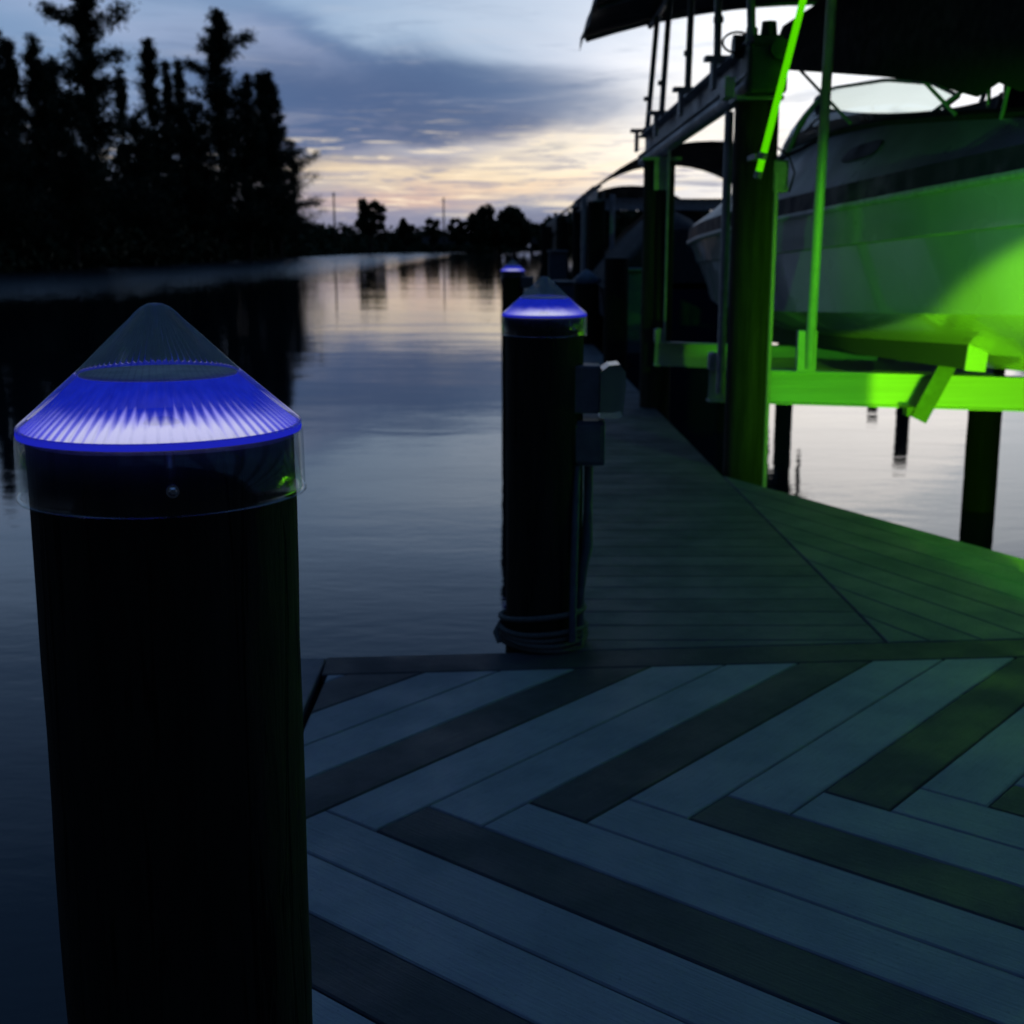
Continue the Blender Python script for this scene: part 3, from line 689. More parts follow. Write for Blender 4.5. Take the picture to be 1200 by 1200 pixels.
# slanted pole beside the piling; its emission stands in for green lamplight on it
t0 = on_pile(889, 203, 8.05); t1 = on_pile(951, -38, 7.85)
tb = thing('slanted_pole', 'pole slanting up beside the near lift piling, green lamplight on it put in as glow', 'light tube', tuple(t0))
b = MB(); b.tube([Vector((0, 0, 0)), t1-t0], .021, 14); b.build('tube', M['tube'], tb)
b = MB(); dd = (t1-t0).normalized(); b.tube([-dd*.03, dd*.012], .025, 14); b.build('end_cap', M['metal_dull'], tb)
b = MB(); b.box((.0, .12, .10), (.06, .26, .03)); b.tube([dd*.085, dd*.125], .029, 14); b.build('clamp', M['metal_dull'], tb)

# canopy over the lift
can = thing('boat_canopy', 'dark arched fabric canopy on poles over the nearest boat lift', 'canopy', (3.1, 10, 0))
def canopy(t, x0, x1, y0, y1, zE, zC, val, mname, th=.02, pts=24, pow_=2.0):
    b = MB(); cx = (x0+x1)/2; hw = (x1-x0)/2; prof = []
    for k in range(pts+1):
        s = -1+2*k/pts; prof.append((cx+hw*s, zE+(zC-zE)*(1-abs(s)**pow_)))
    prof = [(x0-.01, zE-val)]+prof+[(x1+.01, zE-val)]
    n = len(prof); ys = np.linspace(y0, y1, 15); vs = []
    for j, y in enumerate(ys):
        sag = .03*math.sin(PI*((j*2) % 4)/2)
        for k, (x, z) in enumerate(prof): vs.append((x, y, z-(.025 if j % 2 else 0)+(0 if 0 < k < n-1 else .02*math.sin(j*2.1))))
    m0 = len(vs); vs2 = [(x, y, z-th) for x, y, z in vs]; fs = []
    for j in range(len(ys)-1):
        for k in range(n-1):
            a = j*n+k; fs.append([a, a+1, a+1+n, a+n]); fs.append([m0+a, m0+a+n, m0+a+1+n, m0+a+1])
    for j in range(len(ys)-1):
        for k in (0, n-1): a = j*n+k; fs.append([a, a+n, m0+a+n, m0+a])
    for j in (0, len(ys)-1):
        for k in range(n-1): a = j*n+k; fs.append([a, a+1, m0+a+1, m0+a])
    b.add(vs+vs2, fs, 0, True); o = b.build('cover', M[mname], t); o.location = (-t.location.x, -t.location.y, 0); return o
canopy(can, .71, 5.5, 6.0, 14.0, 3.56, 3.92, .10, 'canopy')
def cp(b, name, m):
    o = b.build(name, M[m], can); o.location = (-3.1, -10, 0); return o
for x, z in ((1.42, 3.66), (4.85, 3.66)): cp(MB().tube([(x, 6.2, z), (x, 13.9, z)], .03, 10), 'rail', 'pipe')
for yy in (6.3, 8.2, 10.1, 12.0, 13.85):
    pts = [(3.105+2.35*s, yy, 3.515+.36*(1-abs(s)**2)) for s in np.linspace(-1, 1, 17)]
    cp(MB().tube(pts, .022, 8), 'arch', 'pipe')
for i, yy in enumerate((8.16, 9.3, 10.6, 12.1, 13.1)):
    z = 2.40-.03*(yy-7.75)+.30; x = 1.46-.025*(yy-7.75)
    b = MB(); b.tube([(x, yy, z-.05), (1.42, yy+.1, 3.66)], .027, 10); b.tube([(x, yy, z-.05), (x, yy, z+.05)], .036, 10); b.tube([(x, yy+.01, z+.3), (x, yy+.01, z+.34)], .036, 10); cp(b, 'support_pole', 'pipe')
    b = MB(); b.tube([(4.9-.1*i, yy, 2.5), (4.85, yy, 3.66)], .027, 10); cp(b, 'support_pole', 'pipe')

# ------------------------------------------------------------------ the cruiser
bd = Vector((.148, -1, .0465)); bd.normalize(); bside = Vector((-1, -.148, 0)).normalized(); bup = bd.cross(bside).normalized()
if bup.z < 0: bup = -bup
boat = thing('motor_cruiser', 'white motor cruiser with navy stripe and black canvas top on the near lift', 'boat', (2.36, 15.5, 1.40))
boat.rotation_mode = 'QUATERNION'
boat.rotation_quaternion = Matrix((bd, -bside, bup)).transposed().to_quaternion()
# local frame: x = from bow towards stern, y = -port (port negative), z up
S = [0, .15, .4, .8, 1.3, 2, 3, 4, 5, 6, 7, 8, 9, 10]
def ip(xs, ys, s): return float(np.interp(s, xs, ys))
def hb_(s): return ip([0, .15, .4, .8, 1.3, 2, 3, 4, 5.5, 8, 10], [.02, .075, .19, .37, .60, .85, 1.03, 1.14, 1.2, 1.2, 1.14], s)
def ch_(s): return ip([0, .4, .8, 1.3, 2, 3, 4, 5.5, 10], [.01, .08, .2, .36, .58, .82, .96, 1.04, 1.02], s)
def chz(s): return ip([0, .4, .8, 1.3, 2, 3, 4, 5.5, 10], [-.10, -.34, -.46, -.54, -.60, -.65, -.69, -.71, -.72], s)
def kz(s): return ip([0, .15, .4, .8, 1.3, 2, 3, 4, 10], [-.11, -.25, -.5, -.73, -.87, -.98, -1.05, -1.08, -1.1], s)
SS = list(np.linspace(0, 1.2, 13))+list(np.linspace(1.5, 10, 35))
hull = MB(); rows = []
for s in SS:
    b0, c0, cz, k0 = hb_(s), ch_(s), chz(s), kz(s); sec = []
    sec.append((0, k0))
    for q in (.33, .36, .68, .71):   # strakes
        sec.append((c0*q, k0+(cz-k0)*q-(.012 if q in (.36, .71) else 0)*min(1, s)))
    sec.append((c0, cz-.0)); sec.append((c0+.03*min(1, s), cz+.015))
    fl = [(.25, .30), (.5, .58), (.62, .72), (.635, .745), (.8, .88), (.93, .97), (1, 1)]
    for (q, w) in fl:
        x = c0+.03*min(1, s)+(b0-c0-.03*min(1, s))*(w if s > 3 else q**(1.0+.7*(1-s/3)))
        if q == .635: x += .018*min(1, s)
        sec.append((x, cz+.015+(0-cz-.015)*q))
    rows.append(sec)
n = len(rows[0])
for sg in (-1, 1):
    vs = [(s, sg*y, z) for s, sec in zip(SS, rows) for (y, z) in sec]
    fs = [[i*n+k, i*n+k+1, (i+1)*n+k+1, (i+1)*n+k] for i in range(len(SS)-1) for k in range(n-1)]
    hull.add(vs, fs, 0, False)
last = rows[-1]; hull.add([(10, -y, z) for y, z in last]+[(10, y, z) for y, z in last[::-1]], [list(range(2*n))])
ho = hull.build('hull', M['hull'], boat)
# ledge under the stripe, navy stripe, deck mould
def strip(prof, name, m, s0=0, s1=10):
    b = MB(); ss = [s for s in SS if s0 <= s <= s1]; npf = len(prof(1.0))
    for sg in (-1, 1):
        vs = [(s, sg*max(y, .005), z) for s in ss for (y, z) in prof(s)]
        fs = [[i*npf+k, i*npf+(k+1) % npf, (i+1)*npf+(k+1) % npf, (i+1)*npf+k] for i in range(len(ss)-1) for k in range(npf)]
        fs += [list(range(npf)), [(len(ss)-1)*npf+k for k in range(npf)]]
        b.add(vs, fs, 0, False)
    return b.build(name, m, boat)
strip(lambda s: [(hb_(s)-.01, -.035), (hb_(s)+.022, -.03), (hb_(s)+.028, -.012), (hb_(s)+.022, .006), (hb_(s)-.01, .008)], 'rub_rail', M['rub'])
strip(lambda s: [(hb_(s)-.02, .0085), (hb_(s)+.006, .0085), (hb_(s)+.002, .13), (hb_(s)-.03, .135)], 'hull_stripe', M['navy'])
def top_z(s): return ip([0, 1, 2, 3, 4, 4.7, 5.8, 6.7, 7.4, 8.9, 10], [.17, .24, .32, .41, .49, .56, .585, .53, .45, .28, .24], s)
def cw_(s): return max(.02, hb_(s)-ip([0, 1, 3, 5, 6.2, 8, 10], [.03, .2, .32, .38, .34, .22, .18], s))
dk = MB()
for sg in (-1, 1):
    vs = []; npf = 7
    for s in SS:
        b0 = hb_(s); cw = cw_(s); tz = top_z(s); open_ = s > 6.4
        inn = [(cw-.04, tz+.015), (cw*.55, tz+.035 if not open_ else -.35), (0, tz+.045 if not open_ else -.35)]
        if open_: inn[0] = (cw-.09, tz+.0); inn[1] = (cw-.11, -.35)
        pf_ = [(b0-.025, .134), (b0-.045*min(1, s), .165), (cw+.03*min(1, s), tz-.03), (cw, tz)]+inn
        vs += [(s, sg*max(y, .0), z) for y, z in pf_]
    fs = [[i*npf+k, i*npf+k+1, (i+1)*npf+k+1, (i+1)*npf+k] for i in range(len(SS)-1) for k in range(npf-1)]
    dk.add(vs, fs, 0, False)
sec = [(hb_(10)-.02, 0), (hb_(10)-.03, .135), (cw_(10), top_z(10)), (cw_(10)-.11, top_z(10)-.02), (cw_(10)-.11, -.3)]
dk.add([(10, -y, z) for y, z in sec]+[(10, y, z) for y, z in sec[::-1]], [list(range(10))])
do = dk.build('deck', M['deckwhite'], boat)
for o in (ho, do):
    md = o.modifiers.new('edge', 'EDGE_SPLIT'); md.split_angle = math.radians(22)
    for p in o.data.polygons: p.use_smooth = True
# dark trim line around the cabin top and vents, portlight on the cabin side
strip(lambda s: [(cw_(s)-.03, top_z(s)+.012), (cw_(s)+.012, top_z(s)-.012), (cw_(s)+.014, top_z(s)+.02), (cw_(s)-.02, top_z(s)+.045)], 'cabin_trim', M['canvas'], 4.2, 10)
for s0, s1, zz in ((6.35, 6.95, .36),):
    b = MB(); yv = lambda s, z: -(cw_(s)+.03+(hb_(s)-.045-cw_(s)-.03)*(top_z(s)-.03-z)/(top_z(s)-.195))-.004
    pts = []
    for k in range(20):
        w = 2*PI*k/20; s = (s0+s1)/2+(s1-s0)/2*math.copysign(abs(math.cos(w))**.6, math.cos(w)); z = zz+.055*math.copysign(abs(math.sin(w))**.6, math.sin(w)); pts.append((s, yv(s, z)-.004, z))
    vs = pts+[(x, y+.02, z) for x, y, z in pts]; b.add(vs, [list(range(20))]+[[i, (i+1) % 20, 20+(i+1) % 20, 20+i] for i in range(20)])
    b.build('portlight', M['navy'], boat)
# windshield
def wcurve(q, top):
    """q -1..1 from port aft round the front to starboard aft"""
    aft = 7.4; fr = 4.55 if top else 3.95; hw = .72 if top else .80
    a = abs(q); sg = 1 if q > 0 else -1
    if a < .38: w = a/.38*PI/2; s = fr+ .55*(1-math.cos(w)); y = sg*hw*math.sin(w)
    else: s = fr+.55+(aft-fr-.55)*((a-.38)/.62); y = sg*(hw+.03*(a-.38))
    if top: z = ip([4.5, 4.9, 5.35, 6.34, 7.03, 7.4], [.90, .94, .975, .87, .735, .60], s)
    else: z = top_z(s)+.02+(.06*(1-a/.38) if a < .38 else 0)
    return Vector((s, y, z))
ws = MB(); Q = np.linspace(-1, 1, 61); vs = []
for q in Q:
    a, b2 = wcurve(q, False), wcurve(q, True)
    for h_ in (0, .25, .5, .75, 1): p = a.lerp(b2, h_); p.y *= 1+.06*math.sin(PI*h_); vs.append(p)
ws.add(vs, [[i*5+k, i*5+k+1, (i+1)*5+k+1, (i+1)*5+k] for i in range(60) for k in range(4)], 0, True)
wo = ws.build('windshield', M['glass'], boat)
fr = MB(); fr.tube([wcurve(q, True) for q in Q], .013, 8); fr.tube([wcurve(q, False) for q in Q], .016, 8)
for q in (-1, -.42, 0, .42, 1):
    a, b2 = wcurve(q, False), wcurve(q, True); m_ = a.lerp(b2, .5); m_.y *= 1.06; fr.tube([a, m_, b2], .028 if abs(q) == .42 else .015, 8)
fr.build('frame', M['pipe'], wo)
# helm seat tops and small fittings seen over the coaming
b = MB(); b.box((5.35, -.45, .66), (.16, .16, .10), None, 0, .03); b.tube([(5.35, -.45, .6), (5.35, -.45, .78)], [.05, .03], 10); b.build('horn', M['canvas'], boat)
for y in (-.45, .45): b = MB(); b.box((7.6, y, .35), (.5, .48, .14), None, 0, .05); b.box((7.85, y, .55), (.12, .48, .36), None, 0, .05); b.build('seat', M['navy'], boat)
for s0, yy in ((8.75, -.8), (9.1, -.85)):
    b = MB(); b.box((s0, yy, .48), (.22, .2, .2), None, 0, .06); b.tube([(s0, yy, .5), (s0+.02, yy, .64)], [.08, .03], 8); b.build('folded_canvas', M['canvas'], boat)
b = MB(); b.tube([(s, -(cw_(s)-.06), top_z(s)+.04+.16*min(1, (s-7.3)*1.6)) for s in np.linspace(7.3, 9.9, 14)], .013, 8)
for s in (8.1, 9.0, 9.8): b.tube([(s, -(cw_(s)-.06), top_z(s)), (s, -(cw_(s)-.06), top_z(s)+.2)], .011, 8)
b.build('grab_rail', M['pipe'], boat)
# canvas top
bt = MB(); nS = 22; prof_n = 17; vs = []
low = lambda s: ip([5.46, 7.18, 7.86, 8.31, 8.6, 8.78, 9.3, 10], [1.08, .74, .59, .44, .49, .40, .5, .46], s)
for i in range(nS):
    s = 5.46+(10.1-5.46)*i/(nS-1); lw = low(s); cr = 1.80-.03*abs(s-7.6)
    for k in range(prof_n):
        w = -1+2*k/(prof_n-1); a = abs(w); hwid = 1.12
        if a > .62: q = (1-a)/.38; y = hwid*(1-.10*q*q); z = lw+(cr-.25-lw)*q
        else: y = hwid*.9*(a/.62)**1.0; z = cr-.25*(a/.62)**2.4
        vs.append((s-.42*min(1, (z-lw)/.3)*max(0, 1-i/4), math.copysign(y, w), z))
fs = [[i*prof_n+k, i*prof_n+k+1, (i+1)*prof_n+k+1, (i+1)*prof_n+k] for i in range(nS-1) for k in range(prof_n-1)]
bt.add(vs, fs, 0, True); bo = bt.build('canvas_top', M['canvas'], boat)
sm = bo.modifiers.new('thick', 'SOLIDIFY'); sm.thickness = .015
for y in (-1, 1):
    for (p, q) in (((5.5, 1.08*y, 1.12), (6.2, .92*y, .60)), ((7.6, 1.1*y, .68), (7.85, .98*y, .42)), ((8.62, 1.08*y, .52), (8.95, .98*y, .28)), ((8.62, 1.08*y, .52), (8.35, .98*y, .32)), ((9.3, 1.08*y, .55), (9.6, .98*y, .26))):
        MB().tube([p, q], .012, 8).build('strut', M['pipe'], bo)

# ------------------------------------------------------------------ green floodlights that light the lift
def flood(name, loc, aim, power, size, blend, label, col=(.10, 1, .0), soft=.03):
    t = thing(name, label, 'floodlight', tuple(loc)); d = (Vector(aim)-Vector(loc)).normalized(); q = d.to_track_quat('-Z', 'Y')
    R = q.to_matrix(); b = MB(); b.box(-d*.03, (.16, .12, .05), R, 0, .01); b.build('housing', M['motor'], t)
    b = MB(); b.box(Vector((0, 0, 0))-d*.002, (.13, .09, .004), R); b.build('lens', M['greenlamp'], t)
    b = MB(); b.tube([(0, 0, -loc[2]+.0), -d*.06], .012, 8); b.build('stake', M['metal_dull'], t)
    L = bpy.data.lights.new(name+'_beam', 'SPOT'); L.energy = power; L.color = col; L.spot_size = math.radians(size); L.spot_blend = blend; L.shadow_soft_size = soft
    o = bpy.data.objects.new(name+'_beam', L); C.objects.link(o); o.location = Vector(loc)+d*.02; o.rotation_mode = 'QUATERNION'; o.rotation_quaternion = q
    return t
flood('floodlight', (2.85, 5.2, 1.0), (1.65, 9.4, .72), 115, 46, 1, 'small green floodlight at the dock edge aimed under the boat at the near lift piling', (.17, 1, 0))
flood('floodlight', (2.15, 3.7, .3), (4.28039739187639, 5.809543119680738, 0.40599423990924355), 1150, 84, .05, 'low green floodlight on the platform aimed up at the cruiser', (.25, 1, 0))
flood('floodlight', (1.9, 2.4, .9), (3.53, 6.2, .80), 400, 52, .2, 'green floodlight nearest the camera washing the side of the hull', (.10, 1, .03))

# ------------------------------------------------------------------ neighbours further along the dock
far_piles = [
 (1.12, 19.5, .95, .19, 'piling with a pale cap right of the middle blue light'),
 (1.30, 16.2, 1.3, .15, 'dark piling on the walkway edge just beyond the near lift'),
 (2.9, 17.2, 1.5, .14, 'dark piling holding up the covered boat'),
 (1.45, 22.5, 2.2, .15, 'tall far lift piling beside the covered boat'),
 (1.35, 26.0, 2.2, .15, 'tall far lift piling under the second canopy'),
 (4.8, 22.5, 2.2, .15, 'outer lift piling behind the covered boat'),
 (1.2, 31.0, 2.0, .15, 'far lift piling at the near end of the third canopy'),
 (1.0, 38.0, 2.0, .16, 'farthest lift piling under the third canopy'),
 (6.35, 30, 1.0, .14, 'mooring piling far out whose reflection shows left under the beam'),
 (9.9, 35, 1.2, .14, 'mooring piling far out whose reflection shows in the middle under the beam'),
 (8.6, 28, 1.35, .15, 'mooring piling far out whose reflection shows right under the beam'),
]
for i, (x, y, top, r, lab) in enumerate(far_piles):
    piling(x, y, top, r, lab, 60+i, 'pile', 'pilings further along the canal', 0, dz=.4)
fpc = bpy.data.objects[[o.name for o in bpy.data.objects if o.get('label','').startswith('piling with a pale cap')][0]]
b = MB(); b.lathe([(.20, -.06), (.20, 0), (.12, .07), (.02, .14), (.0005, .145)], 32); o = b.build('cap', M['bluebox'], fpc); o.location = (0, 0, .96)
def far_canopy(label, x0, x1, y0, y1, zE, zC):
    t = thing('boat_canopy', label, 'canopy', ((x0+x1)/2, (y0+y1)/2, 0)); canopy(t, x0, x1, y0, y1, zE, zC, .35, 'canopy', .04, 16, 2.2)
    for x in (x0+.3, x1-.3):
        for y in (y0+.4, (y0+y1)/2, y1-.4):
            o = MB().tube([(x, y, .9), (x, y, zE+.05)], .045, 8).build('support_pole', M['pipe'], t); o.location = (-t.location.x, -t.location.y, 0)
    return t
far_canopy('second dark arched canopy, seen between the two lift pilings', 1.55, 6.4, 26.5, 34, 2.5, 3.5)
far_canopy('third and farthest dark canopy, low at the left of the others', 1.3, 5.6, 38, 50, 2.25, 3.15)

def covered_boat(label, x, y0, y1, w, zk, zs, zt, mcol, name='covered_boat'):
    t = thing(name, label, 'boat', (x, y0, 0)); L = y1-y0; b = MB(); rows = []; N = 16
    for i in range(N+1):
        f = i/N; hw = w*(1-.97*max(0, (f-.45)/.55)**2.2); rise = .25*f**2; k = zk+.9*(zs-zk)*max(0, (f-.6)/.4)**2.5
        rows.append((f*L, [(0, k), (hw*.55, k+(zs-zk)*.18), (hw*.9, k+(zs+rise-k)*.45), (hw, zs+rise)]))
    for sg in (-1, 1):
        vs = [(sg*px, yy, pz) for yy, sec in rows for px, pz in sec]; b.add(vs, [[i*4+k, i*4+k+1, (i+1)*4+k+1, (i+1)*4+k] for i in range(N) for k in range(3)], 0, True)
    sec = rows[0][1]; b.add([(-p, 0, z) for p, z in sec]+[(p, 0, z) for p, z in sec[::-1]], [list(range(8))])
    b.build('hull', M[mcol], t)
    c = MB(); vs = []
    for i in range(N+1):
        f = i/N; hw = w*(1-.97*max(0, (f-.45)/.55)**2.2)+.03; rise = .25*f**2; ridge = zt-(zt-zs-rise-.05)*max(0, (f-.35)/.65)**1.2-(.3*(1-f/.15) if f < .15 else 0)
        for s in np.linspace(-1, 1, 9): vs.append((s*hw, f*L, (zs+rise-.08)+(ridge-zs-rise+.08)*(1-abs(s)**1.6)))
    c.add(vs, [[i*9+k, i*9+k+1, (i+1)*9+k+1, (i+1)*9+k] for i in range(N) for k in range(8)]+[list(range(9))], 0, True); c.build('boat_cover', M['canvas'], t)
    return t
covered_boat('boat under a black cover raised behind the near lift', 2.3, 17.8, 25.5, 1.0, -.1, .95, 1.98, 'navy')
covered_boat('farther and larger boat under a dark cover floating by the second canopy', 3.5, 27, 35, 1.9, -1.3, .6, 2.4, 'navy')
# cross beams of the far lift, and dock boxes
for (x0, x1, y, z, lab) in ((1.3, 4.8, 22.4, .55, 'cradle beam of the far lift under the covered boat'), (1.3, 4.8, 26, 2.25, 'high cross beam of the far lift below the second canopy')):
    b = MB(); ibeam(b, (x0, y, z), (x1, y, z), .22, .12); tag(b.build('lift_beam', M['metal_dull']), lab, 'beam')
for (x, y, w, d, h, lab) in ((1.55, 17.8, .45, .5, 1.1, 'tall blue grey locker behind the second lift piling'), (1.05, 24.5, .6, .5, .75, 'low blue grey dock box far along the walkway'), (1.0, 28.5, .4, .4, 1.3, 'narrow power pedestal far along the walkway')):
    t = thing('dock_box', lab, 'dock box', (x, y, 0)); MB().box((0, 0, h/2), (w, d, h), None, 0, .02).build('body', M['bluebox'], t); MB().box((0, 0, h+.03), (w+.05, d+.05, .05), None, 0, .015).build('lid', M['greybox'], t)
fl_ = thing('boat_lift', 'far boat lift with pale top beam beside the covered boat', 'boat lift', (1.4, 22.3, 0))
b = MB(); ibeam(b, (1.42, 21.9, 2.30), (1.33, 26.6, 2.20), .24, .16); o = b.build('top_beam', M['metal_dull'], fl_); o.location = (-1.4, -22.3, 0)
for yy, xx in ((22.3, 1.7), (25.7, 1.66), (22.3, 1.22)):
    b = MB(); b.tube([(xx, yy, .2), (xx, yy, 2.3)], .045, 8); o = b.build('lift_cable', M['metal_dull'], fl_); o.location = (-1.4, -22.3, 0)
# low catwalk beyond the right side of the lift
cwk = thing('catwalk', 'low dark wooden catwalk at the water on the right', 'catwalk', (4.7, 9.6, -.75))
b = MB()
for k in range(16): b.box((.15+.2*k, 0, 0), (.19, 1.5, .03))
b.build('decking', M['under'], cwk); b = MB(); b.box((1.6, -.7, -.1), (3.3, .05, .16)); b.box((1.6, .7, -.1), (3.3, .05, .16)); b.build('stringer', M['under'], cwk)

# ------------------------------------------------------------------ sky
w = bpy.data.worlds.new('World'); bpy.context.scene.world = w; w.use_nodes = True; t = NT(w.node_tree); t.n.clear()
gen = t.new('ShaderNodeTexCoord').outputs['Generated']; sp = t.new('ShaderNodeSeparateXYZ'); t.l.new(gen, sp.inputs[0])
RAD = 57.2958
az = t.m('MULTIPLY', t.m('ARCTAN2', sp.outputs[0], sp.outputs[1]), RAD)
el = t.m('MULTIPLY', t.m('ARCSINE', sp.outputs[2]), RAD)
# cloud space: bearing and height in degrees, gently warped by noise
cmb = t.new('ShaderNodeCombineXYZ'); t.put(cmb.inputs[0], t.m('MULTIPLY', az, .11)); t.put(cmb.inputs[1], t.m('MULTIPLY', el, .36))
wn = t.noise(cmb.outputs[0], 1.0, 5, .6, .6, 1); ws_ = t.new('ShaderNodeSeparateColor'); t.l.new(wn, ws_.inputs[0])
A = t.m('ADD', az, t.m('MULTIPLY', t.m('SUBTRACT', ws_.outputs[0], .5), 7.0)); E_ = t.m('ADD', el, t.m('MULTIPLY', t.m('SUBTRACT', ws_.outputs[1], .5), 2.2))
def blob(a0, e0, sa, se, rot=0, sharp=1.0):
    c, s = math.cos(math.radians(rot)), math.sin(math.radians(rot))
    dx = t.m('SUBTRACT', A, a0); dy = t.m('SUBTRACT', E_, e0)
    x = t.m('DIVIDE', t.m('ADD', t.m('MULTIPLY', dx, c), t.m('MULTIPLY', dy, s)), sa)
    y = t.m('DIVIDE', t.m('SUBTRACT', t.m('MULTIPLY', dy, c), t.m('MULTIPLY', dx, s)), se)
    r2 = t.m('ADD', t.m('MULTIPLY', x, x), t.m('MULTIPLY', y, y))
    return t.m('POWER', 2.71828, t.m('MULTIPLY', t.m('POWER', r2, sharp), -1.0))
def P(px, py): # photo pixel -> bearing, height
    d = ray(px, py); return math.degrees(math.atan2(d.x, d.y)), math.degrees(math.atan2(d.z, math.hypot(d.x, d.y)))
def pb(px, py, wx, wy, rot=0, sharp=1.0):
    a0, e0 = P(px, py); return blob(a0, e0, wx/26., wy/26., rot, sharp)
sky = t.ramp(t.m('DIVIDE', t.m('MAXIMUM', el, 0), 90), [(0, lin(142, 146, 168)), (.02, lin(146, 158, 182)), (.055, lin(148, 172, 202)), (.10, lin(160, 188, 218)), (.14, lin(140, 168, 205)), (.20, lin(88, 118, 158)), (.30, lin(58, 90, 132)), (1, lin(60, 95, 146))])
wisps = t.noise(t.mapping(cmb.outputs[0], (.9, 2.6, 1), (0, 0, -.25)), 1.6, 6, .62, .5)
def over(f, col, k=1.0):
    global sky
    sky = t.mix(t.m('MULTIPLY', f, k, clamp=True), sky, col)
# upper left: blue grey with pale wisps
over(pb(60, 60, 330, 130, 0, 1.5), lin(104, 138, 182), .75)
over(pb(180, 30, 260, 26, -14), lin(158, 176, 210), .8)
over(pb(330, 55, 90, 22, -18), lin(160, 174, 205), .75)
over(pb(30, 95, 160, 30, -8), lin(140, 162, 200), .6)
# bright upper middle
over(pb(640, 20, 210, 60, -6, 1.3), lin(190, 206, 228), .8)
over(pb(760, 110, 130, 90, 0, 1.2), lin(214, 220, 238), .85)
# the big slate blue cloud band
over(pb(400, 55, 150, 22, -22, 1.4), lin(96, 126, 170), .8)
over(pb(460, 128, 235, 62, -8, 1.7), lin(60, 90, 136), .95)
over(pb(630, 112, 150, 30, -3, 1.4), lin(72, 104, 148), .85)
over(pb(330, 150, 130, 60, -8, 1.5), lin(68, 100, 146), .85)
over(pb(530, 150, 150, 20, 4, 1.3), lin(76, 102, 142), .8)
over(pb(340, 45, 60, 14, -20), lin(150, 165, 200), .5)
# cream glow near the horizon
over(pb(640, 165, 120, 14, 8, 1.1), lin(245, 232, 215), .85)
over(pb(690, 195, 200, 26, 5, 1.3), (1.12, .95, .66, 1), 1.0)
over(pb(560, 212, 150, 16, 3, 1.2), lin(236, 214, 184), .9)
over(pb(400, 198, 90, 12, 2, 1.2), lin(232, 210, 178), .9)
over(pb(470, 205, 160, 15, 2, 1.3), lin(240, 220, 190), .8)
over(pb(760, 175, 150, 30, 6, 1.3), (1.1, .98, .76, 1), .9)
over(pb(620, 224, 140, 9, 6, 1.2), lin(250, 222, 190), .8)
over(pb(520, 172, 110, 7, 3), lin(190, 190, 200), .7)
over(pb(500, 190, 60, 9, 2), lin(160, 160, 180), .5)
over(pb(640, 186, 80, 6, 0), lin(170, 168, 180), .5)
over(pb(455, 236, 90, 12, 2), lin(226, 188, 170), .75)
# purple grey haze bank over the horizon
over(pb(640, 268, 170, 26, 6, 1.5), lin(106, 118, 148), .85)
over(pb(420, 262, 120, 16, 0, 1.3), lin(138, 138, 162), .6)
# very bright sky to the right, behind the boat
over(pb(1020, 130, 250, 190, 0, 1.6), (1.24, 1.25, 1.27, 1), .95)
over(pb(860, 160, 120, 100, 0, 1.4), (1.0, .94, .84, 1), .7)
a1, e1 = P(1060, -40); over(blob(a1, e1, 11, 5.5, 0, 1.4), (1.1, 1.15, 1.22, 1), .85)
st = t.noise(t.mapping(cmb.outputs[0], (1.3, 5.5, 1), (0, 0, -.12)), 2.2, 5, .6, .8)
lowz = t.m('MULTIPLY', t.rng(el, .6, 2.0), t.rng(el, 3.4, 6.2, 1, 0)); azl = t.rng(az, 9, 14, 1, 0)
over(t.m('MULTIPLY', t.m('MULTIPLY', t.rng(st, .50, .62), lowz), azl), lin(142, 146, 172), .62)
over(t.m('MULTIPLY', t.m('MULTIPLY', t.rng(st, .34, .46, 1, 0), lowz), azl), (1.1, .93, .68, 1), .7)
# thin streaks everywhere low down
lowm = t.rng(el, 1, 4.5, 1, 0)
over(t.m('MULTIPLY', t.rng(wisps, .52, .72), t.rng(el, 4, 14, 1, .0)), lin(205, 205, 215), .28)
over(t.m('MULTIPLY', t.rng(wisps, .30, .46, 1, 0), t.rng(el, 4, 14, 1, .0)), lin(78, 108, 150), .38)
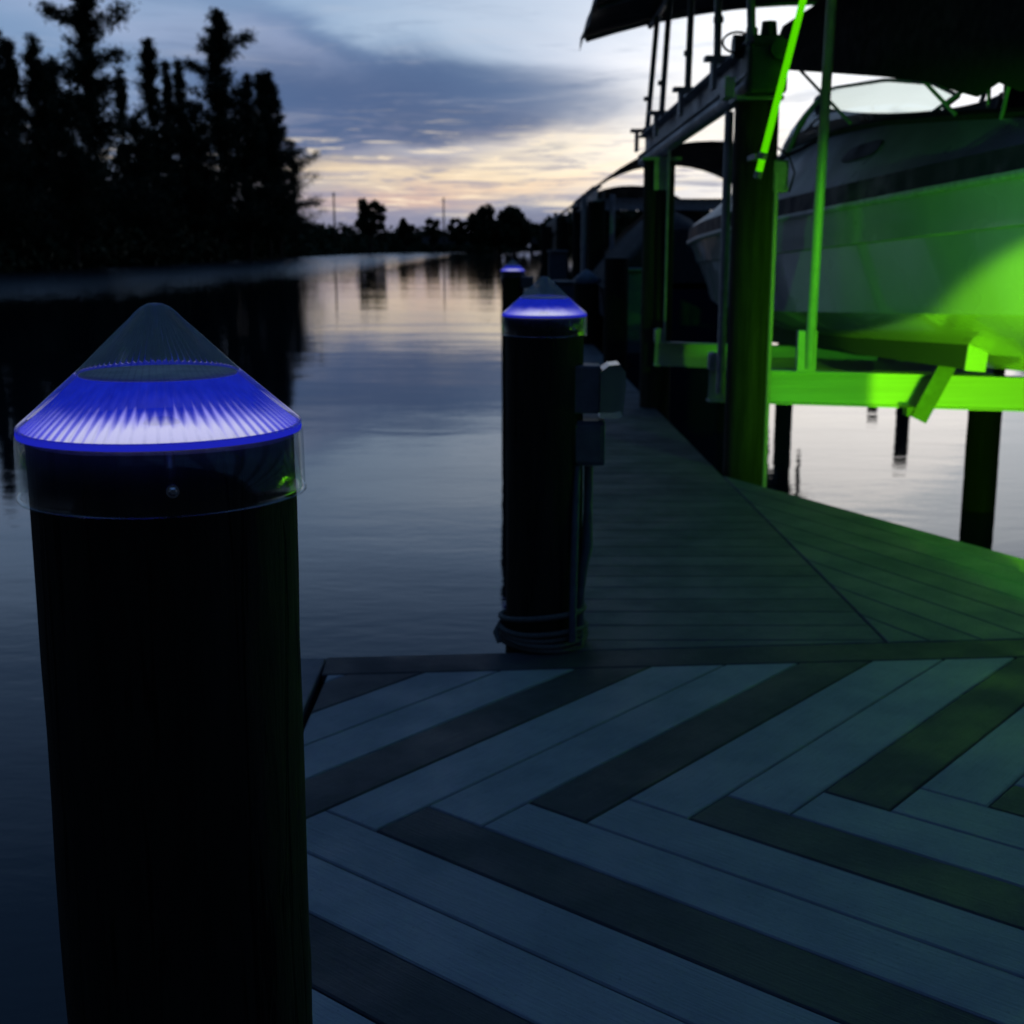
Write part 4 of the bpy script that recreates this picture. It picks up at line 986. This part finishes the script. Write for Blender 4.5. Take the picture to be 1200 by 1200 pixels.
# the sky behind the camera is already dark
front = t.rng(t.m('ABSOLUTE', t.m('SUBTRACT', az, 3)), 30, 75, 1, 0)
high = t.m('MULTIPLY', t.rng(el, 32, 72, 0, 1), 1.0)
kk = t.m('ADD', .05, t.m('MULTIPLY', t.m('MAXIMUM', front, high), .95))
sky = t.mix(kk, (0.004, .008, .018, 1), sky)
bg = t.new('ShaderNodeBackground'); t.put(bg.inputs[0], sky); bg.inputs[1].default_value = 1.0
ns = t.new('ShaderNodeTexSky', sky_type='NISHITA'); ns.sun_disc = False; ns.sun_elevation = math.radians(-3); ns.sun_rotation = math.radians(14); ns.air_density = 1.5
bg2 = t.new('ShaderNodeBackground'); t.l.new(ns.outputs[0], bg2.inputs[0]); bg2.inputs[1].default_value = .1
ad = t.new('ShaderNodeAddShader'); t.l.new(bg.outputs[0], ad.inputs[0]); t.l.new(bg2.outputs[0], ad.inputs[1])
out = t.new('ShaderNodeOutputWorld'); t.l.new(ad.outputs[0], out.inputs[0])
# last glow of the sunken sun
L = bpy.data.lights.new('sun', 'SUN'); L.energy = .03; L.angle = math.radians(15); L.color = (1, .8, .6)
so = bpy.data.objects.new('sun', L); C.objects.link(so); so.rotation_euler = (math.radians(86), 0, math.radians(180-14))

# ------------------------------------------------------------------ camera
cam = bpy.data.cameras.new('camera'); co_ = bpy.data.objects.new('camera', cam); C.objects.link(co_)
co_.location = (0, 0, H); co_.rotation_euler = (PI/2-p_, 0, 0)
cam.sensor_width = 36; cam.lens = 45; cam.clip_end = 6000; cam.clip_start = .05
cam.dof.use_dof = True; cam.dof.focus_distance = 1.75; cam.dof.aperture_fstop = 7.5
bpy.context.scene.camera = co_
cy = bpy.context.scene.cycles; cy.max_bounces = 6; cy.transparent_max_bounces = 14; cy.diffuse_bounces = 2; cy.glossy_bounces = 4
w.cycles.sampling_method = 'MANUAL'; w.cycles.sample_map_resolution = 512
vs_ = bpy.context.scene.view_settings; vs_.view_transform = 'Standard'; vs_.look = 'None'; vs_.exposure = 0; vs_.gamma = 1
